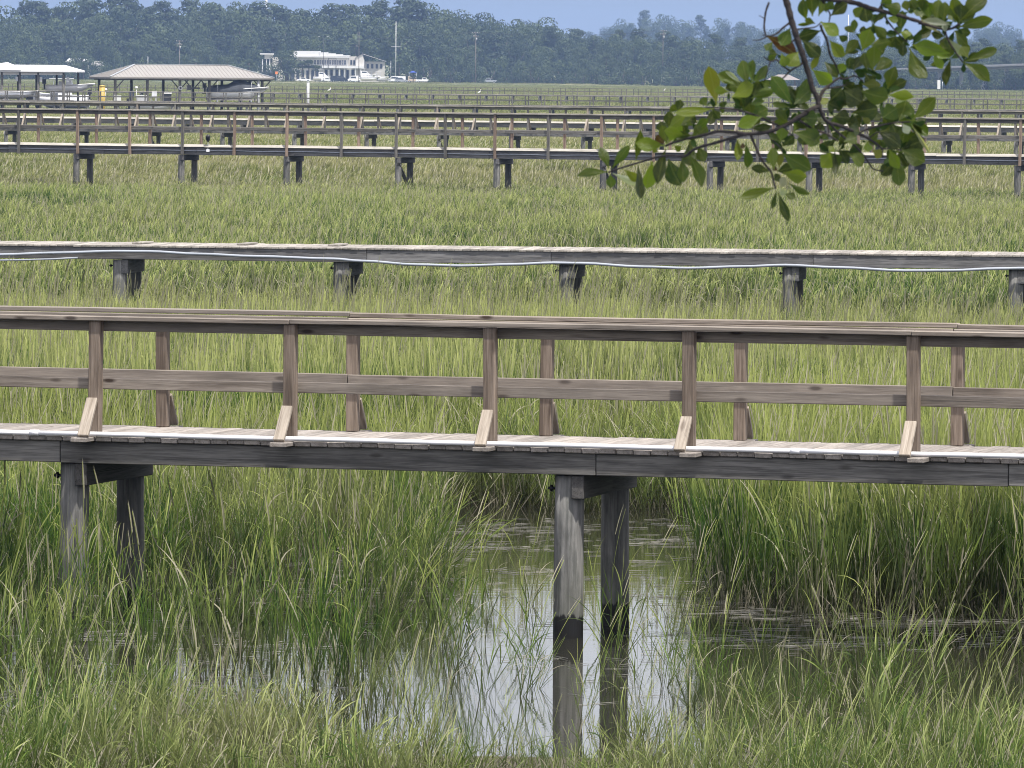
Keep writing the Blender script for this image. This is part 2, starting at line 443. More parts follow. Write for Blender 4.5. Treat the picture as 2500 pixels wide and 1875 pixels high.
# ------------------------------------------------------------------ mesh helpers
_cache = {}
def box_mesh(lx, ly, lz, bev=0.004):
    key = ('b', round(lx, 3), round(ly, 3), round(lz, 3), bev)
    if key in _cache: return _cache[key]
    bm = bmesh.new()
    bmesh.ops.create_cube(bm, size=1.0)
    bmesh.ops.scale(bm, vec=(lx, ly, lz), verts=bm.verts)
    if bev: bmesh.ops.bevel(bm, geom=bm.edges[:], offset=bev, segments=1, affect='EDGES')
    me = bpy.data.meshes.new('board')
    bm.to_mesh(me); bm.free()
    _cache[key] = me
    return me
def board_mesh(lx, ly, lz, variant=0, bev=0.004, warp=0.004):
    """a board along X, sliced lengthwise so that it can be a little bowed and uneven"""
    key = ('w', round(lx, 2), round(ly, 3), round(lz, 3), variant)
    if key in _cache: return _cache[key]
    bm = bmesh.new()
    bmesh.ops.create_cube(bm, size=1.0)
    bmesh.ops.scale(bm, vec=(lx, ly, lz), verts=bm.verts)
    bmesh.ops.bevel(bm, geom=bm.edges[:], offset=bev, segments=1, affect='EDGES')
    n = max(1, min(6, int(lx / 0.6)))
    for k in range(1, n):
        x = -lx / 2 + lx * k / n
        bmesh.ops.bisect_plane(bm, geom=bm.verts[:] + bm.edges[:] + bm.faces[:], plane_co=(x, 0, 0), plane_no=(1, 0, 0))
    rr = random.Random(hash((round(lx, 2), variant)) & 0xffff)
    ph1, ph2 = rr.uniform(0, 6.28), rr.uniform(0, 6.28)
    for v in bm.verts:
        f = v.co.x / max(lx, 0.01)
        v.co.z += warp * math.sin(f * 4.0 + ph1)
        v.co.y += warp * math.sin(f * 5.0 + ph2)
    me = bpy.data.meshes.new('board')
    bm.to_mesh(me); bm.free()
    _cache[key] = me
    return me
def frame(p0, p1, up):
    x = (Vector(p1) - Vector(p0)); Ln = x.length; x.normalize()
    z = Vector(up); z = (z - x * z.dot(x)).normalized()
    y = z.cross(x)
    Mx = Matrix((x, y, z)).transposed().to_4x4()
    Mx.translation = (Vector(p0) + Vector(p1)) / 2
    return Mx, Ln
def board(name, parent, p0, p1, up, wy, hz, mat, warp=0.003, jit=0.0):
    """board from p0 to p1; hz thick along `up`, wy across"""
    Mx, Ln = frame(p0, p1, up)
    me = board_mesh(Ln, wy, hz, random.randrange(3), min(0.0055, min(wy, hz) * .15), warp)
    if len(me.materials) and me.materials[0] != mat:
        key = ('m', me.name, mat.name)
        if key not in _cache:
            m2 = me.copy(); m2.materials.clear(); _cache[key] = m2
        me = _cache[key]
    if jit:
        Mx = Mx @ Matrix.Rotation(random.uniform(-jit, jit), 4, 'Z') @ Matrix.Rotation(random.uniform(-jit, jit), 4, 'X')
    return link(name, me, parent, mat, Mx)
def withmat(me, mat):
    if len(me.materials) == 0:
        me.materials.append(mat); return me
    if me.materials[0] == mat: return me
    key = ('m', me.name, mat.name)
    if key not in _cache:
        m2 = me.copy(); m2.materials.clear(); m2.materials.append(mat); _cache[key] = m2
    return _cache[key]

class MB:
    """collects simple solids into one mesh"""
    def __init__(s): s.v = []; s.f = []; s.sm = []
    def box(s, c, size, rz=0.0, M4=None):
        hx, hy, hz = size[0] / 2, size[1] / 2, size[2] / 2
        b = len(s.v); ca, sa = math.cos(rz), math.sin(rz)
        for x, y, z in ((-1, -1, -1), (1, -1, -1), (1, 1, -1), (-1, 1, -1), (-1, -1, 1), (1, -1, 1), (1, 1, 1), (-1, 1, 1)):
            p = Vector((x * hx, y * hy, z * hz))
            p = Vector((p.x * ca - p.y * sa, p.x * sa + p.y * ca, p.z)) + Vector(c)
            if M4 is not None: p = M4 @ p
            s.v.append(tuple(p))
        for q in ((0, 3, 2, 1), (4, 5, 6, 7), (0, 1, 5, 4), (1, 2, 6, 5), (2, 3, 7, 6), (3, 0, 4, 7)):
            s.f.append(tuple(b + i for i in q)); s.sm.append(False)
        return s
    def bar(s, p0, p1, wy, hz, up=(0, 0, 1)):
        Mx, Ln = frame(p0, p1, up)
        return s.box((0, 0, 0), (Ln, wy, hz), 0, Mx)
    def tube(s, pts, rad, seg=8, cap=True):
        pts = [Vector(p) for p in pts]
        n = len(pts)
        if not hasattr(rad, '__len__'): rad = [rad] * n
        b = len(s.v)
        prev = None
        for i, p in enumerate(pts):
            d = (pts[min(i + 1, n - 1)] - pts[max(i - 1, 0)]).normalized()
            if prev is None:
                a = Vector((0, 0, 1)) if abs(d.z) < 0.9 else Vector((1, 0, 0))
                prev = a
            u = (prev - d * prev.dot(d)).normalized(); prev = u
            v = d.cross(u)
            for k in range(seg):
                t = 2 * math.pi * k / seg
                s.v.append(tuple(p + (u * math.cos(t) + v * math.sin(t)) * rad[i]))
        for i in range(n - 1):
            for k in range(seg):
                a0 = b + i * seg + k; a1 = b + i * seg + (k + 1) % seg
                s.f.append((a0, a1, a1 + seg, a0 + seg)); s.sm.append(True)
        if cap:
            s.f.append(tuple(b + k for k in reversed(range(seg)))); s.sm.append(False)
            s.f.append(tuple(b + (n - 1) * seg + k for k in range(seg))); s.sm.append(False)
        return s
    def poly(s, pts):
        b = len(s.v); s.v += [tuple(p) for p in pts]; s.f.append(tuple(range(b, b + len(pts)))); s.sm.append(False); return s
    def extrude(s, prof, y0, y1):
        """profile in XZ extruded along Y"""
        b = len(s.v); n = len(prof)
        for y in (y0, y1):
            for x, z in prof: s.v.append((x, y, z))
        s.f.append(tuple(b + i for i in range(n))); s.sm.append(False)
        s.f.append(tuple(b + n + i for i in reversed(range(n)))); s.sm.append(False)
        for i in range(n):
            j = (i + 1) % n
            s.f.append((b + i, b + n + i, b + n + j, b + j)); s.sm.append(False)
        return s
    def ball(s, c, r, seg=10, rings=6):
        b = len(s.v)
        if not hasattr(r, '__len__'): r = (r, r, r)
        for i in range(rings + 1):
            ph = math.pi * i / rings
            for k in range(seg):
                t = 2 * math.pi * k / seg
                s.v.append((c[0] + r[0] * math.sin(ph) * math.cos(t), c[1] + r[1] * math.sin(ph) * math.sin(t), c[2] + r[2] * math.cos(ph)))
        for i in range(rings):
            for k in range(seg):
                a0 = b + i * seg + k; a1 = b + i * seg + (k + 1) % seg
                s.f.append((a0, a0 + seg, a1 + seg, a1)); s.sm.append(True)
        return s
    def mesh(s, name='mesh'):
        me = bpy.data.meshes.new(name)
        me.from_pydata(s.v, [], s.f)
        me.polygons.foreach_set('use_smooth', s.sm)
        me.update()
        bm = bmesh.new(); bm.from_mesh(me)
        bmesh.ops.recalc_face_normals(bm, faces=bm.faces[:])
        bm.to_mesh(me); bm.free()
        return me
    def build(s, name, mat, parent=None, M4=None):
        return link(name, s.mesh(name), parent, mat, M4)
# ------------------------------------------------------------------ ground and water
def np_noise(x, y, s, seed=0):
    r = np.random.default_rng(seed)
    out = 0
    for k in range(5):
        a = r.uniform(0, 2 * np.pi); f = s * r.uniform(0.6, 1.7); p = r.uniform(0, 6.28)
        out = out + np.sin((x * np.cos(a) + y * np.sin(a)) * f + p)
    return out / 5.0
def ground_h(x, y):
    x = np.asarray(x, float); y = np.asarray(y, float)
    h = 0.03 - 0.30 * np.clip((y - 72) / 6, 0, 1) * np.clip((330 - y) / 60, 0, 1) + 0.05 * np_noise(x, y, 0.25, 3) + 0.03 * np_noise(x, y, 0.9, 5)
    wet = np.clip((y - 45.5) / 1.5, 0, 1) * np.clip((73.0 - y + 1.2 * np_noise(x, y, 0.6, 8)) / 2.0, 0, 1)
    h = h * (1 - wet) - 0.35 * wet
    creek = np.clip((y - 705) / 12, 0, 1) * np.clip((800 - y) / 15, 0, 1) * np.clip((-20 - x) / 6, 0, 1)
    h = h * (1 - creek) - 0.8 * creek
    shore = np.clip((y - 2235) / 40, 0, 1)
    h = h + shore * 0.65 + 13.0 * np.clip((y - 3300) / 700, 0, 1) ** 1.5
    bank = np.clip((38 - y) / 14, 0, 1)
    return h + bank * 1.2
def build_ground():
    ds = np.concatenate([np.linspace(12, 44, 12), np.linspace(45, 76, 32), np.geomspace(80, 690, 40), np.linspace(700, 810, 23), np.geomspace(850, 2200, 12), np.linspace(2230, 2290, 4), np.geomspace(2350, 4900, 14)])
    us = np.linspace(-0.24, 0.24, 97)
    V = []; 
    for d in ds:
        xs = us * (d + 45)
        hs = ground_h(xs, np.full_like(xs, d))
        V += list(zip(xs.tolist(), [float(d)] * len(us), hs.tolist()))
    nu = len(us); Fc = []
    for i in range(len(ds) - 1):
        for j in range(nu - 1):
            a = i * nu + j
            Fc.append((a, a + 1, a + nu + 1, a + nu))
    me = bpy.data.meshes.new('marsh_ground'); me.from_pydata(V, [], Fc)
    me.polygons.foreach_set('use_smooth', [True] * len(Fc)); me.update()
    o = link('marsh_ground', me, None, M['ground'])
    tag(o, 'flat muddy salt marsh ground under the cordgrass', kind='structure')
build_ground()
wm = bpy.data.meshes.new('water')
wm.from_pydata([(-40, 40, 0), (40, 40, 0), (80, 300, 0), (-80, 300, 0), (120, 900, 0), (-160, 900, 0)], [], [(0, 1, 2, 3), (3, 2, 4, 5)])
wo = link('water', wm, None, M['water'])
tag(wo, 'still tidal water of the creek under the nearest boardwalk', kind='structure')

# ------------------------------------------------------------------ boardwalks
class Walk:
    """a straight boardwalk: s runs along it to the right, t across it away from the viewer"""
    def __init__(w, px0, py0, d0, ang):
        P = at(px0, py0, d0)
        w.O = Vector((P.x, P.y, 0)); w.z = P.z
        a = R(ang)
        w.e = Vector((math.cos(a), -math.sin(a), 0)); w.n = Vector((math.sin(a), math.cos(a), 0))
    def P(w, s, t, dz): return w.O + w.e * s + w.n * t + Vector((0, 0, w.z + dz))
    def s_at(w, px, t=0.0, dz=0.0):
        s0, s1 = -1.0, 1.0
        f = lambda s: proj(w.P(s, t, dz))[0] - px
        for _ in range(8):
            a, b = f(s0), f(s1)
            if abs(b - a) < 1e-9: break
            s2 = s1 - b * (s1 - s0) / (b - a); s0, s1 = s1, s2
        return s1

_round = {}
def pile_mesh(r, h):
    key = ('pile', round(r, 3), round(h, 1))
    if key in _cache: return _cache[key]
    mb = MB(); n = 7
    rr = random.Random(int(h * 100))
    pts = [(rr.uniform(-.006, .006), rr.uniform(-.006, .006), -h * (1 - i / (n - 1))) for i in range(n)]
    mb.tube(pts, [r * (1.06 - 0.06 * i / (n - 1)) * rr.uniform(.985, 1.015) for i in range(n)], 20)
    _cache[key] = mb.mesh('pile')
    return _cache[key]
def add_pile(parent, P, r, h, lean=0.0, name='pile'):
    M4 = Matrix.Translation(P) @ Matrix.Rotation(random.uniform(0, 6.28), 4, 'Z') @ Matrix.Rotation(lean, 4, 'Y')
    return link(name, withmat(pile_mesh(r, h), M['pile']), parent, M['pile'], M4)

def bent(W, root, s, tn, tf, r, beam_drop, beam_w=0.10, beam_h=0.20, t_over=0.18, depth=2.6, side=0.055, bolt=True, beam_mat='dark_old', lean=0.0, brace=False):
    """two round piles with a crossbeam notched into their sides"""
    top = -beam_drop
    add_pile(root, W.P(s, tn, top - 0.01), r, depth, random.uniform(-.012, .012) + lean)
    add_pile(root, W.P(s, tf, top - 0.01), r * 0.97, depth, random.uniform(-.012, .012) + lean)
    b = board('crossbeam', root, W.P(s + side + r * .35, tn - r - t_over, top - beam_h / 2 - 0.004), W.P(s + side + r * .35, tf + r + t_over, top - beam_h / 2 - 0.004), (0, 0, 1), beam_w, beam_h, M[beam_mat])
    if bolt:
        mb = MB()
        p = W.P(s - r - 0.07, tn, top - 0.12); q = W.P(s + r, tn, top - 0.12)
        mb.tube([p, q], 0.012, 6)
        mb.tube([W.P(s - r - 0.05, tn, top - 0.12), W.P(s - r - 0.03, tn, top - 0.12)], 0.028, 6)
        mb.build('bolt', M['iron'], root)
    if brace:
        board('pile_brace', root, W.P(s + r * .4, tn - r - .02, top - 0.25), W.P(s + r * 1.2, tf - r, top - 1.5), (1, 0, 0), 0.05, 0.14, M['post_old'])

def planks(W, root, s0, s1, t0, t1, mat, pw=0.14, gap=0.006, th=0.038, jit=0.006, extra=(), ang=0.0):
    s = s0
    while s < s1:
        a = t0 + random.uniform(-jit, jit); b = t1 + random.uniform(-jit, jit)
        for (es, t_) in extra:
            if abs(s + pw / 2 - es) < pw * 0.5: a = t_
        board('plank', root, W.P(s + pw / 2, a, -th / 2 + random.uniform(-.0025, .0015)), W.P(s + pw / 2 + random.uniform(-.003, .003), b, -th / 2 + random.uniform(-.0025, .0015)), (0, 0, 1), pw, th, mat, 0.002)
        s += pw + gap
def planks_joined(W, root, s0, s1, t0, t1, mat, pw=0.14, gap=0.008, th=0.038):
    mb = MB(); s = s0
    while s < s1:
        mb.bar(W.P(s + pw / 2, t0 + random.uniform(-.02, .02), -th / 2 + random.uniform(-.004, .002)), W.P(s + pw / 2, t1, -th / 2), pw, th)
        s += pw + gap
    o = mb.build('deck_planks', mat, root); o['kind'] = 'stuff'
def run(name, W, root, s0, s1, piece, t, dz, wy, hz, mat, off=0.0, up=(0, 0, 1), label=None, tilt=0.0):
    if tilt: up = tuple(-W.n * math.sin(tilt) + Vector((0, 0, math.cos(tilt))))
    """butt-jointed boards along the walk"""
    s = s0 - off
    while s < s1:
        e = min(s + piece * random.uniform(.97, 1.03), s1)
        if e > s0 and e - max(s, s0) > .1:
            o = board(name, root, W.P(max(s, s0), t + random.uniform(-.003, .003), dz + random.uniform(-.004, .004)), W.P(e - 0.005, t + random.uniform(-.003, .003), dz + random.uniform(-.004, .004)), up, wy, hz, mat, 0.004)
        s = e

def tube_run(name, root, pts, rad, mat, seg=10):
    mb = MB(); mb.tube(pts, rad, seg)
    return mb.build(name, mat, root)

# --- 1: the nearest boardwalk, new wood rails both sides, white pipe along its edge
W1 = Walk(1250, 1091, 54.5, 16.2)
def walk_one():
    root = empty('boardwalk')
    tag(root, 'nearest boardwalk with brown wood railings on both sides, crossing the open water', 'boardwalk', 'boardwalks over the marsh')
    S0, S1 = -8.6, 8.6
    npx = [232.8 - 478, 232.8, 708.6, 1198, 1683, 2230, 2230 + 505]
    fpx = [399 - 480, 399, 862, 1333.6, 1808, 2338, 2338 + 490]
    ns = [W1.s_at(p, 0.095, 0.1) for p in npx]; fs = [W1.s_at(p, 1.70, 0.3) for p in fpx]
    Wd = 1.76
    planks(W1, root, S0, S1, 0.0, Wd, M['deck'], extra=[(s + .02, -0.21) for s in ns])
    # far outriggers are on top of separate planks: short foot blocks
    for i, s in enumerate(ns):
        p = board('rail_post', root, W1.P(s, 0.095, 0.001), W1.P(s + random.uniform(-.01, .015), 0.095, 0.975), tuple(-W1.n), 0.099, 0.099, M['post'], 0.003)
        top = 0.26 + random.uniform(-.03, .03)
        b = board('brace', root, W1.P(s - .012, -0.175, 0.012), W1.P(s - 0.012, 0.050, top + .03), tuple((-W1.n + Vector((0, 0, .6)))), 0.096, 0.036, M['brace'], 0.001)
    for s in fs:
        p = board('rail_post', root, W1.P(s, 1.70, 0.001), W1.P(s + random.uniform(-.01, .01), 1.70, 0.975), tuple(-W1.n), 0.099, 0.099, M['post'], 0.003)
        board('brace', root, W1.P(s + .01, 1.93, 0.012), W1.P(s + 0.01, 1.75, 0.28), tuple(W1.n + Vector((0, 0, 1))), 0.092, 0.036, M['brace'], 0.001)
        board('plank', root, W1.P(s + .02, 1.775, -0.019), W1.P(s + .02, 1.97, -0.019), (0, 0, 1), 0.14, 0.038, M['deck'], 0.001)
    # rails: flat caps, a board under each cap and a mid board, on the inner faces of the posts
    j1 = W1.s_at(710, 0.08, 1.0); j2 = W1.s_at(2228, 0.08, 1.0)
    for a, b in ((S0, j1), (j1 + .004, j2), (j2 + .004, S1)):
        board('cap_rail', root, W1.P(a, 0.085, 0.996), W1.P(b, 0.085, 0.996 + random.uniform(-.004, .004)), (0, 0, 1), 0.14, 0.038, M['rail'], 0.004)
    k1 = W1.s_at(857, 1.7, 1.0); k2 = W1.s_at(2340, 1.7, 1.0)
    for a, b in ((S0, k1), (k1 + .004, k2), (k2 + .004, S1)):
        board('cap_rail', root, W1.P(a, 1.70, 0.996), W1.P(b, 1.70, 0.996 + random.uniform(-.004, .004)), (0, 0, 1), 0.14, 0.038, M['rail'], 0.004)
    for a, b in ((S0, ns[2]), (ns[2] + .004, ns[5]), (ns[5] + .004, S1)):
        board('rail_board', root, W1.P(a, 0.16, 0.93), W1.P(b, 0.16, 0.93), (0, 0, 1), 0.038, 0.09, M['rail'], 0.003)
        board('rail_board', root, W1.P(a, 0.16, 0.445), W1.P(b, 0.16, 0.443), (0, 0, 1), 0.038, 0.092, M['rail'], 0.003)
    for a, b in ((S0, fs[2] - .03), (fs[2] - .024, fs[5] - .03), (fs[5] - .024, S1)):
        board('rail_board', root, W1.P(a, 1.635, 0.93), W1.P(b, 1.635, 0.93), (0, 0, 1), 0.038, 0.09, M['rail'], 0.003)
        board('rail_board', root, W1.P(a, 1.635, 0.445), W1.P(b, 1.635, 0.447), (0, 0, 1), 0.038, 0.092, M['rail'], 0.003)
    g1 = W1.s_at(148, 0.05, -.1); g2 = W1.s_at(1455, 0.05, -.1); g3 = W1.s_at(2462, 0.05, -.1)
    for a, b in ((S0, g1), (g1 + .006, g2), (g2 + .006, g3), (g3 + .006, S1)):
        for t in (0.055, 0.88, 1.70):
            board('girder', root, W1.P(a, t, -0.038 - 0.094), W1.P(b, t, -0.038 - 0.094), (0, 0, 1), 0.045, 0.184, M['girder'], 0.003)
    bs = [W1.s_at(184, 0.2, -.6), W1.s_at(1392, 0.2, -.6)]
    sp = bs[1] - bs[0]
    for s in (bs[0] - sp, bs[0], bs[1], bs[1] + sp):
        bent(W1, root, s, 0.2, 1.6, 0.121, 0.224, 0.105, 0.19, 0.02, 2.6)
    # white pipe on the deck edge in lengths with couplings
    cs = [W1.s_at(88, 0.03, 0), W1.s_at(1944, 0.03, 0)]
    ss = [S0] + cs + [S1]
    for a, b in zip(ss[:-1], ss[1:]):
        n = max(3, int((b - a) / .5)); pts = []
        for i in range(n + 1):
            s = a + (b - a) * i / n
            pts.append(W1.P(s, -0.004 + 0.004 * math.sin(s * 2.1), 0.022 + 0.002 * math.sin(s * 3.3)))
        tube_run('pipe', root, pts, 0.0205, M['pvc'])
    for c in cs:
        tube_run('pipe_coupling', root, [W1.P(c - .04, -0.004, 0.022), W1.P(c + .04, -0.004, 0.022)], 0.0255, M['pvc'])
    return root
walk_one()

# --- 2: the low walk without rails, a sagging grey pipe hung on its side
W2 = Walk(1250, 609, 121.5, 7.0)
def walk_two():
    root = empty('boardwalk')
    tag(root, 'second boardwalk, low and without railings, with a sagging grey pipe along its side', 'boardwalk', 'boardwalks over the marsh')
    S0, S1 = -13.2, 13.2
    planks(W2, root, S0, S1, 0, 2.2, M['deck_old'], 0.14, 0.008)
    for k in range(14):      # a few lifted or replaced boards
        pass
    gs = [S0, W2.s_at(-60, 0), W2.s_at(895, 0), W2.s_at(1345, 0), W2.s_at(1985, 0), S1]
    for a, b in zip(gs[:-1], gs[1:]):
        for t in (0.05, 2.12):
            board('girder', root, W2.P(a + .004, t, -0.038 - 0.115), W2.P(b - .004, t, -0.038 - 0.115), (0, 0, 1), 0.05, 0.225, M['girder_old'], 0.004)
    for px in (293 - 545, 293, 832, 1382, 1928, 2480, 2480 + 545):
        s = W2.s_at(px, 0.2, -.6)
        bent(W2, root, s, 0.2, 1.7, 0.13, 0.265, 0.13, 0.26, 0.0, 2.4, side=0.06, beam_mat='girder_old')
    z4 = [(-420, 145), (-200, 160), (0, 145), (240, 137), (500, 130), (640, 131), (860, 142), (1100, 152), (1440, 163), (1560, 172), (1800, 188), (2000, 193), (2212, 187)]
    z5 = [(180, 180), (300, 182), (560, 197), (760, 203), (1000, 196), (1180, 190), (1400, 200), (1700, 214), (1900, 213), (2100, 205), (2212, 203), (2500, 214), (2800, 205)]
    px = [(x / 1.7696, 540 + y / 1.7696) for x, y in z4] + [(1250 + x / 1.7696, 540 + y / 1.7696) for x, y in z5]
    pts = []
    for i in range(len(px) - 1):
        for k in range(4):
            f = k / 4; f2 = f * f * (3 - 2 * f)
            x = px[i][0] + (px[i + 1][0] - px[i][0]) * f; y = px[i][1] + (px[i + 1][1] - px[i][1]) * f2
            s = W2.s_at(x, -0.04); q = W2.P(s, -0.04, 0); Y = q.y
            pts.append(Vector((q.x, q.y, zat(x, y, Y))))
    tube_run('pipe', root, pts, 0.026, M['pvc_grey'])
    pts = []
    for x, y in ((-300, 640), (-60, 636.5), (60, 634.5), (130, 632.5), (190, 629)):
        s = W2.s_at(x, -0.03); q = W2.P(s, -0.03, 0); pts.append(Vector((q.x, q.y, zat(x, y, q.y))))
    tube_run('pipe', root, pts, 0.018, M['pvc_grey'])
    # short loose boards on the deck
    for px_ in (345, 600, 822):
        s = W2.s_at(px_, 1.2)
        board('plank', root, W2.P(s, 0.75, 0.02), W2.P(s + .05, 1.66, 0.02), (0, 0, 1), 0.2, 0.03, M['deck_old'])
    return root
walk_two()

# --- generic railed boardwalk
def railed(W, label, S0, S1, near_s, far_s, bents, rail_h, mid_h, Wd, post_sz=0.10, out=True, braces=False, mats=None, plank_obj=False, pipe=False,
           girder_h=0.235, cap_w=0.14, cap_t=0.045, under=True, pile_r=0.125, mid=True, piece=3.66, pile_brace=(), near_mat=None, far_mat=None, beam_mat='dark_old', cap='cap_old', edge=False):
    root = empty('boardwalk')
    tag(root, label, 'boardwalk', 'boardwalks over the marsh')
    planks_joined(W, root, S0, S1, 0, Wd, M['deck_old'])
    for t in (0.05, Wd - .05):
        run('girder', W, root, S0, S1, piece + .4, t, -0.038 - girder_h / 2, 0.05, girder_h, M['girder_old'], random.uniform(0, 2))
    if edge: run('edge_board', W, root, S0, S1, piece + .6, -0.012, 0.018, 0.13, 0.03, M['bleached'], 1.0, tilt=0.9)
    tn = -0.06 if out else 0.10
    tf = Wd + 0.06 if out else Wd - 0.10
    lo = -0.038 - girder_h + 0.01 if out else 0.001
    for i, s in enumerate(near_s):
        board('rail_post', root, W.P(s + random.uniform(-.015, .015), tn, lo - (0.0 if not out else random.uniform(0, .06))), W.P(s + random.uniform(-.02, .02), tn, rail_h - cap_t), tuple(-W.n), post_sz, post_sz, M[near_mat[i % len(near_mat)]] if near_mat else M['post_old'], 0.004)
        if braces:
            board('brace', root, W.P(s - .05, tn - 0.40, 0.0), W.P(s, tn - .05, rail_h * .55), tuple(-W.n + Vector((0, 0, 1))), 0.10, 0.04, M['brace'], 0.001)
            board('plank', root, W.P(s - .03, tn - .45, -.019), W.P(s - .03, -0.005, -.019), (0, 0, 1), .14, .038, M['deck_old'])
    for i, s in enumerate(far_s):
        board('rail_post', root, W.P(s, tf, lo), W.P(s + random.uniform(-.02, .02), tf, rail_h - cap_t), tuple(-W.n), post_sz, post_sz, M[far_mat[i % len(far_mat)]] if far_mat else M['post_old'], 0.004)
        if braces:
            board('brace', root, W.P(s + .05, tf + 0.40, 0.0), W.P(s, tf + .05, rail_h * .55), tuple(W.n + Vector((0, 0, 1))), 0.10, 0.04, M['brace'], 0.001)
    for t, ti in ((tn, tn + post_sz / 2 + .022), (tf, tf - post_sz / 2 - .022)):
        run('cap_rail', W, root, S0, S1, piece, t, rail_h - cap_t / 2, cap_w, cap_t, M[cap], random.uniform(0, 3))
        if under: run('rail_board', W, root, S0, S1, piece, ti, rail_h - cap_t - 0.075, 0.04, 0.14, M['rail_old'], random.uniform(0, 3))
        if mid: run('rail_board', W, root, S0, S1, piece, ti, mid_h, 0.04, 0.125, M['rail_old'], random.uniform(0, 3))
    for i, s in enumerate(bents):
        bent(W, root, s, 0.12, Wd - .12, pile_r, 0.038 + girder_h, 0.12, 0.22, 0.05, 2.6, side=0.03, bolt=False, beam_mat=beam_mat, brace=(i in pile_brace))
    if pipe:
        pts = [W.P(S0 + (S1 - S0) * i / 60, -0.005, -0.17 + 0.012 * math.sin(i * 1.7)) for i in range(61)]
        tube_run('pipe', root, pts, 0.018, M['pvc_grey'])
    return root
def interp_list(vals, n_before, n_after):
    sp0 = vals[1] - vals[0]; sp1 = vals[-1] - vals[-2]
    return [vals[0] - sp0 * k for k in range(n_before, 0, -1)] + vals + [vals[-1] + sp1 * k for k in range(1, n_after + 1)]

# --- 3
W3 = Walk(1250, 366.5, 257.0, 20.0)
n3 = [W3.s_at(p, -.06, .6) for p in (45.6, 190, 317, 446, 572, 700, 834, 967, 1087, 1208, 1339, 1468, 1596, 1722, 1850, 1968, 2095, 2222, 2355, 2491)]
f3 = [W3.s_at(p, 1.6, .6) for p in (93, 236, 366, 491, 616, 746, 876, 1008, 1129, 1249, 1379, 1507, 1636, 1762, 1888, 2005, 2131, 2257, 2388, 2525)]
b3 = [W3.s_at(p, .12, -.8) for p in (187 - 256, 187, 443, 700, 972.5, 1213, 1472, 1733, 1975, 2225, 2484, 2740)]
nm = ['post_old', 'post_red', 'post_red', 'post_old', 'post_red', 'post_red', 'post_old', 'post_old', 'post_old', 'post_red', 'post_old', 'post_red', 'post_red', 'post_old', 'post_old', 'post_red', 'post_red', 'post_red', 'post_old', 'post_red']
root3 = railed(W3, 'third boardwalk, weathered grey with some newer reddish posts and a white pipe on its side', -24.5, 24.0, interp_list(n3, 2, 1), interp_list(f3, 2, 1), b3, 1.42, 0.70, 1.55,
       near_mat=['post_red', 'post_old'] + nm + ['post_old'], far_mat=['post_red'], pipe=True, pile_brace=(4, 6), girder_h=0.30, beam_mat='girder_old', edge=True)

# --- 4 with splayed braces
W4 = Walk(1250, 320.5, 371.0, 17.0)
z6 = lambda z: z / 2.765
n4a = [z6(170 + 253.0 * k) for k in range(0, 28)]
n4 = [W4.s_at(p, .1, .5) for p in n4a]
f4 = [W4.s_at(p + 38, 1.5, .5) for p in n4a]
b4a = [z6(40 + 487 * k) for k in range(-1, 16)]
b4 = [W4.s_at(p, .12, -.6) for p in b4a]
railed(W4, 'fourth boardwalk with splayed braces at the foot of every post, just behind the third', -34, 34, interp_list(n4, 2, 2), interp_list(f4, 2, 1), b4, 1.40, 0.86, 1.6, out=False, braces=True, near_mat=['post_old', 'brace', 'post_old', 'post_old'], pile_brace=(3, 7, 12), cap_t=0.055)

# --- 5 without rails
W5 = Walk(1250, 298.5, 450.0, 15.0)
def walk_five():
    root = empty('boardwalk')
    tag(root, 'fifth boardwalk, without railings, a pale line of deck seen between the rails of the fourth', 'boardwalk', 'boardwalks over the marsh')
    S0, S1 = -41, 41
    planks_joined(W5, root, S0, S1, 0, 1.6, M['deck_old'])
    for t in (.05, 1.55): run('girder', W5, root, S0, S1, 4.1, t, -0.038 - .16, .05, .32, M['girder_old'])
    run('edge_board', W5, root, S0, S1, 4.6, -0.012, 0.02, 0.15, 0.03, M['bleached'], 1.0, tilt=0.9)
    for k in range(-10, 11):
        bent(W5, root, 1.1 + k * 4.06, 0.12, 1.48, 0.125, 0.36, 0.12, 0.25, 0.1, 2.5, side=0.03, bolt=False)
walk_five()

# --- 6 far, slim rails
W6 = Walk(1250, 256.5, 684.0, 14.0)
n6 = [W6.s_at(1150 + z / 7.9, .1, .5) for z in (180, 490, 800, 1110, 1420, 1735, 2045)]
sp = (n6[-1] - n6[0]) / 6
n6 = [n6[0] + sp * k for k in range(-32, 37)]
off6 = W6.s_at(1150 + 120 / 7.9, 1.5, .5) - W6.s_at(1150 + 180 / 7.9, .1, .5)
railed(W6, 'sixth boardwalk, far off with two slim rails, running past the front of the boathouse', n6[0] - 1, n6[-1] + 1, n6, [s + off6 for s in n6], [n6[0] + 1.2 + 4.06 * k for k in range(28)], 1.06, 0.50, 1.6, post_sz=0.11, out=False, girder_h=0.2, cap_w=0.15, cap_t=0.05, under=False, mid=True, pile_r=0.14, piece=4.9)

# --- 7 the farthest, a thin grid of rails
W7 = Walk(1250, 230.5, 1000.0, 10.0)
railed(W7, 'farthest boardwalk, a thin dark grid of posts and rails far out in the marsh', -84, 92, [-83 + 1.86 * k for k in range(94)], [-82.1 + 1.86 * k for k in range(94)], [-82 + 4.1 * k for k in range(43)], 1.02, 0.52, 1.5, post_sz=0.10, out=False, girder_h=0.2, cap_w=0.14, cap_t=0.06, under=False, piece=4.9, cap='post_old')

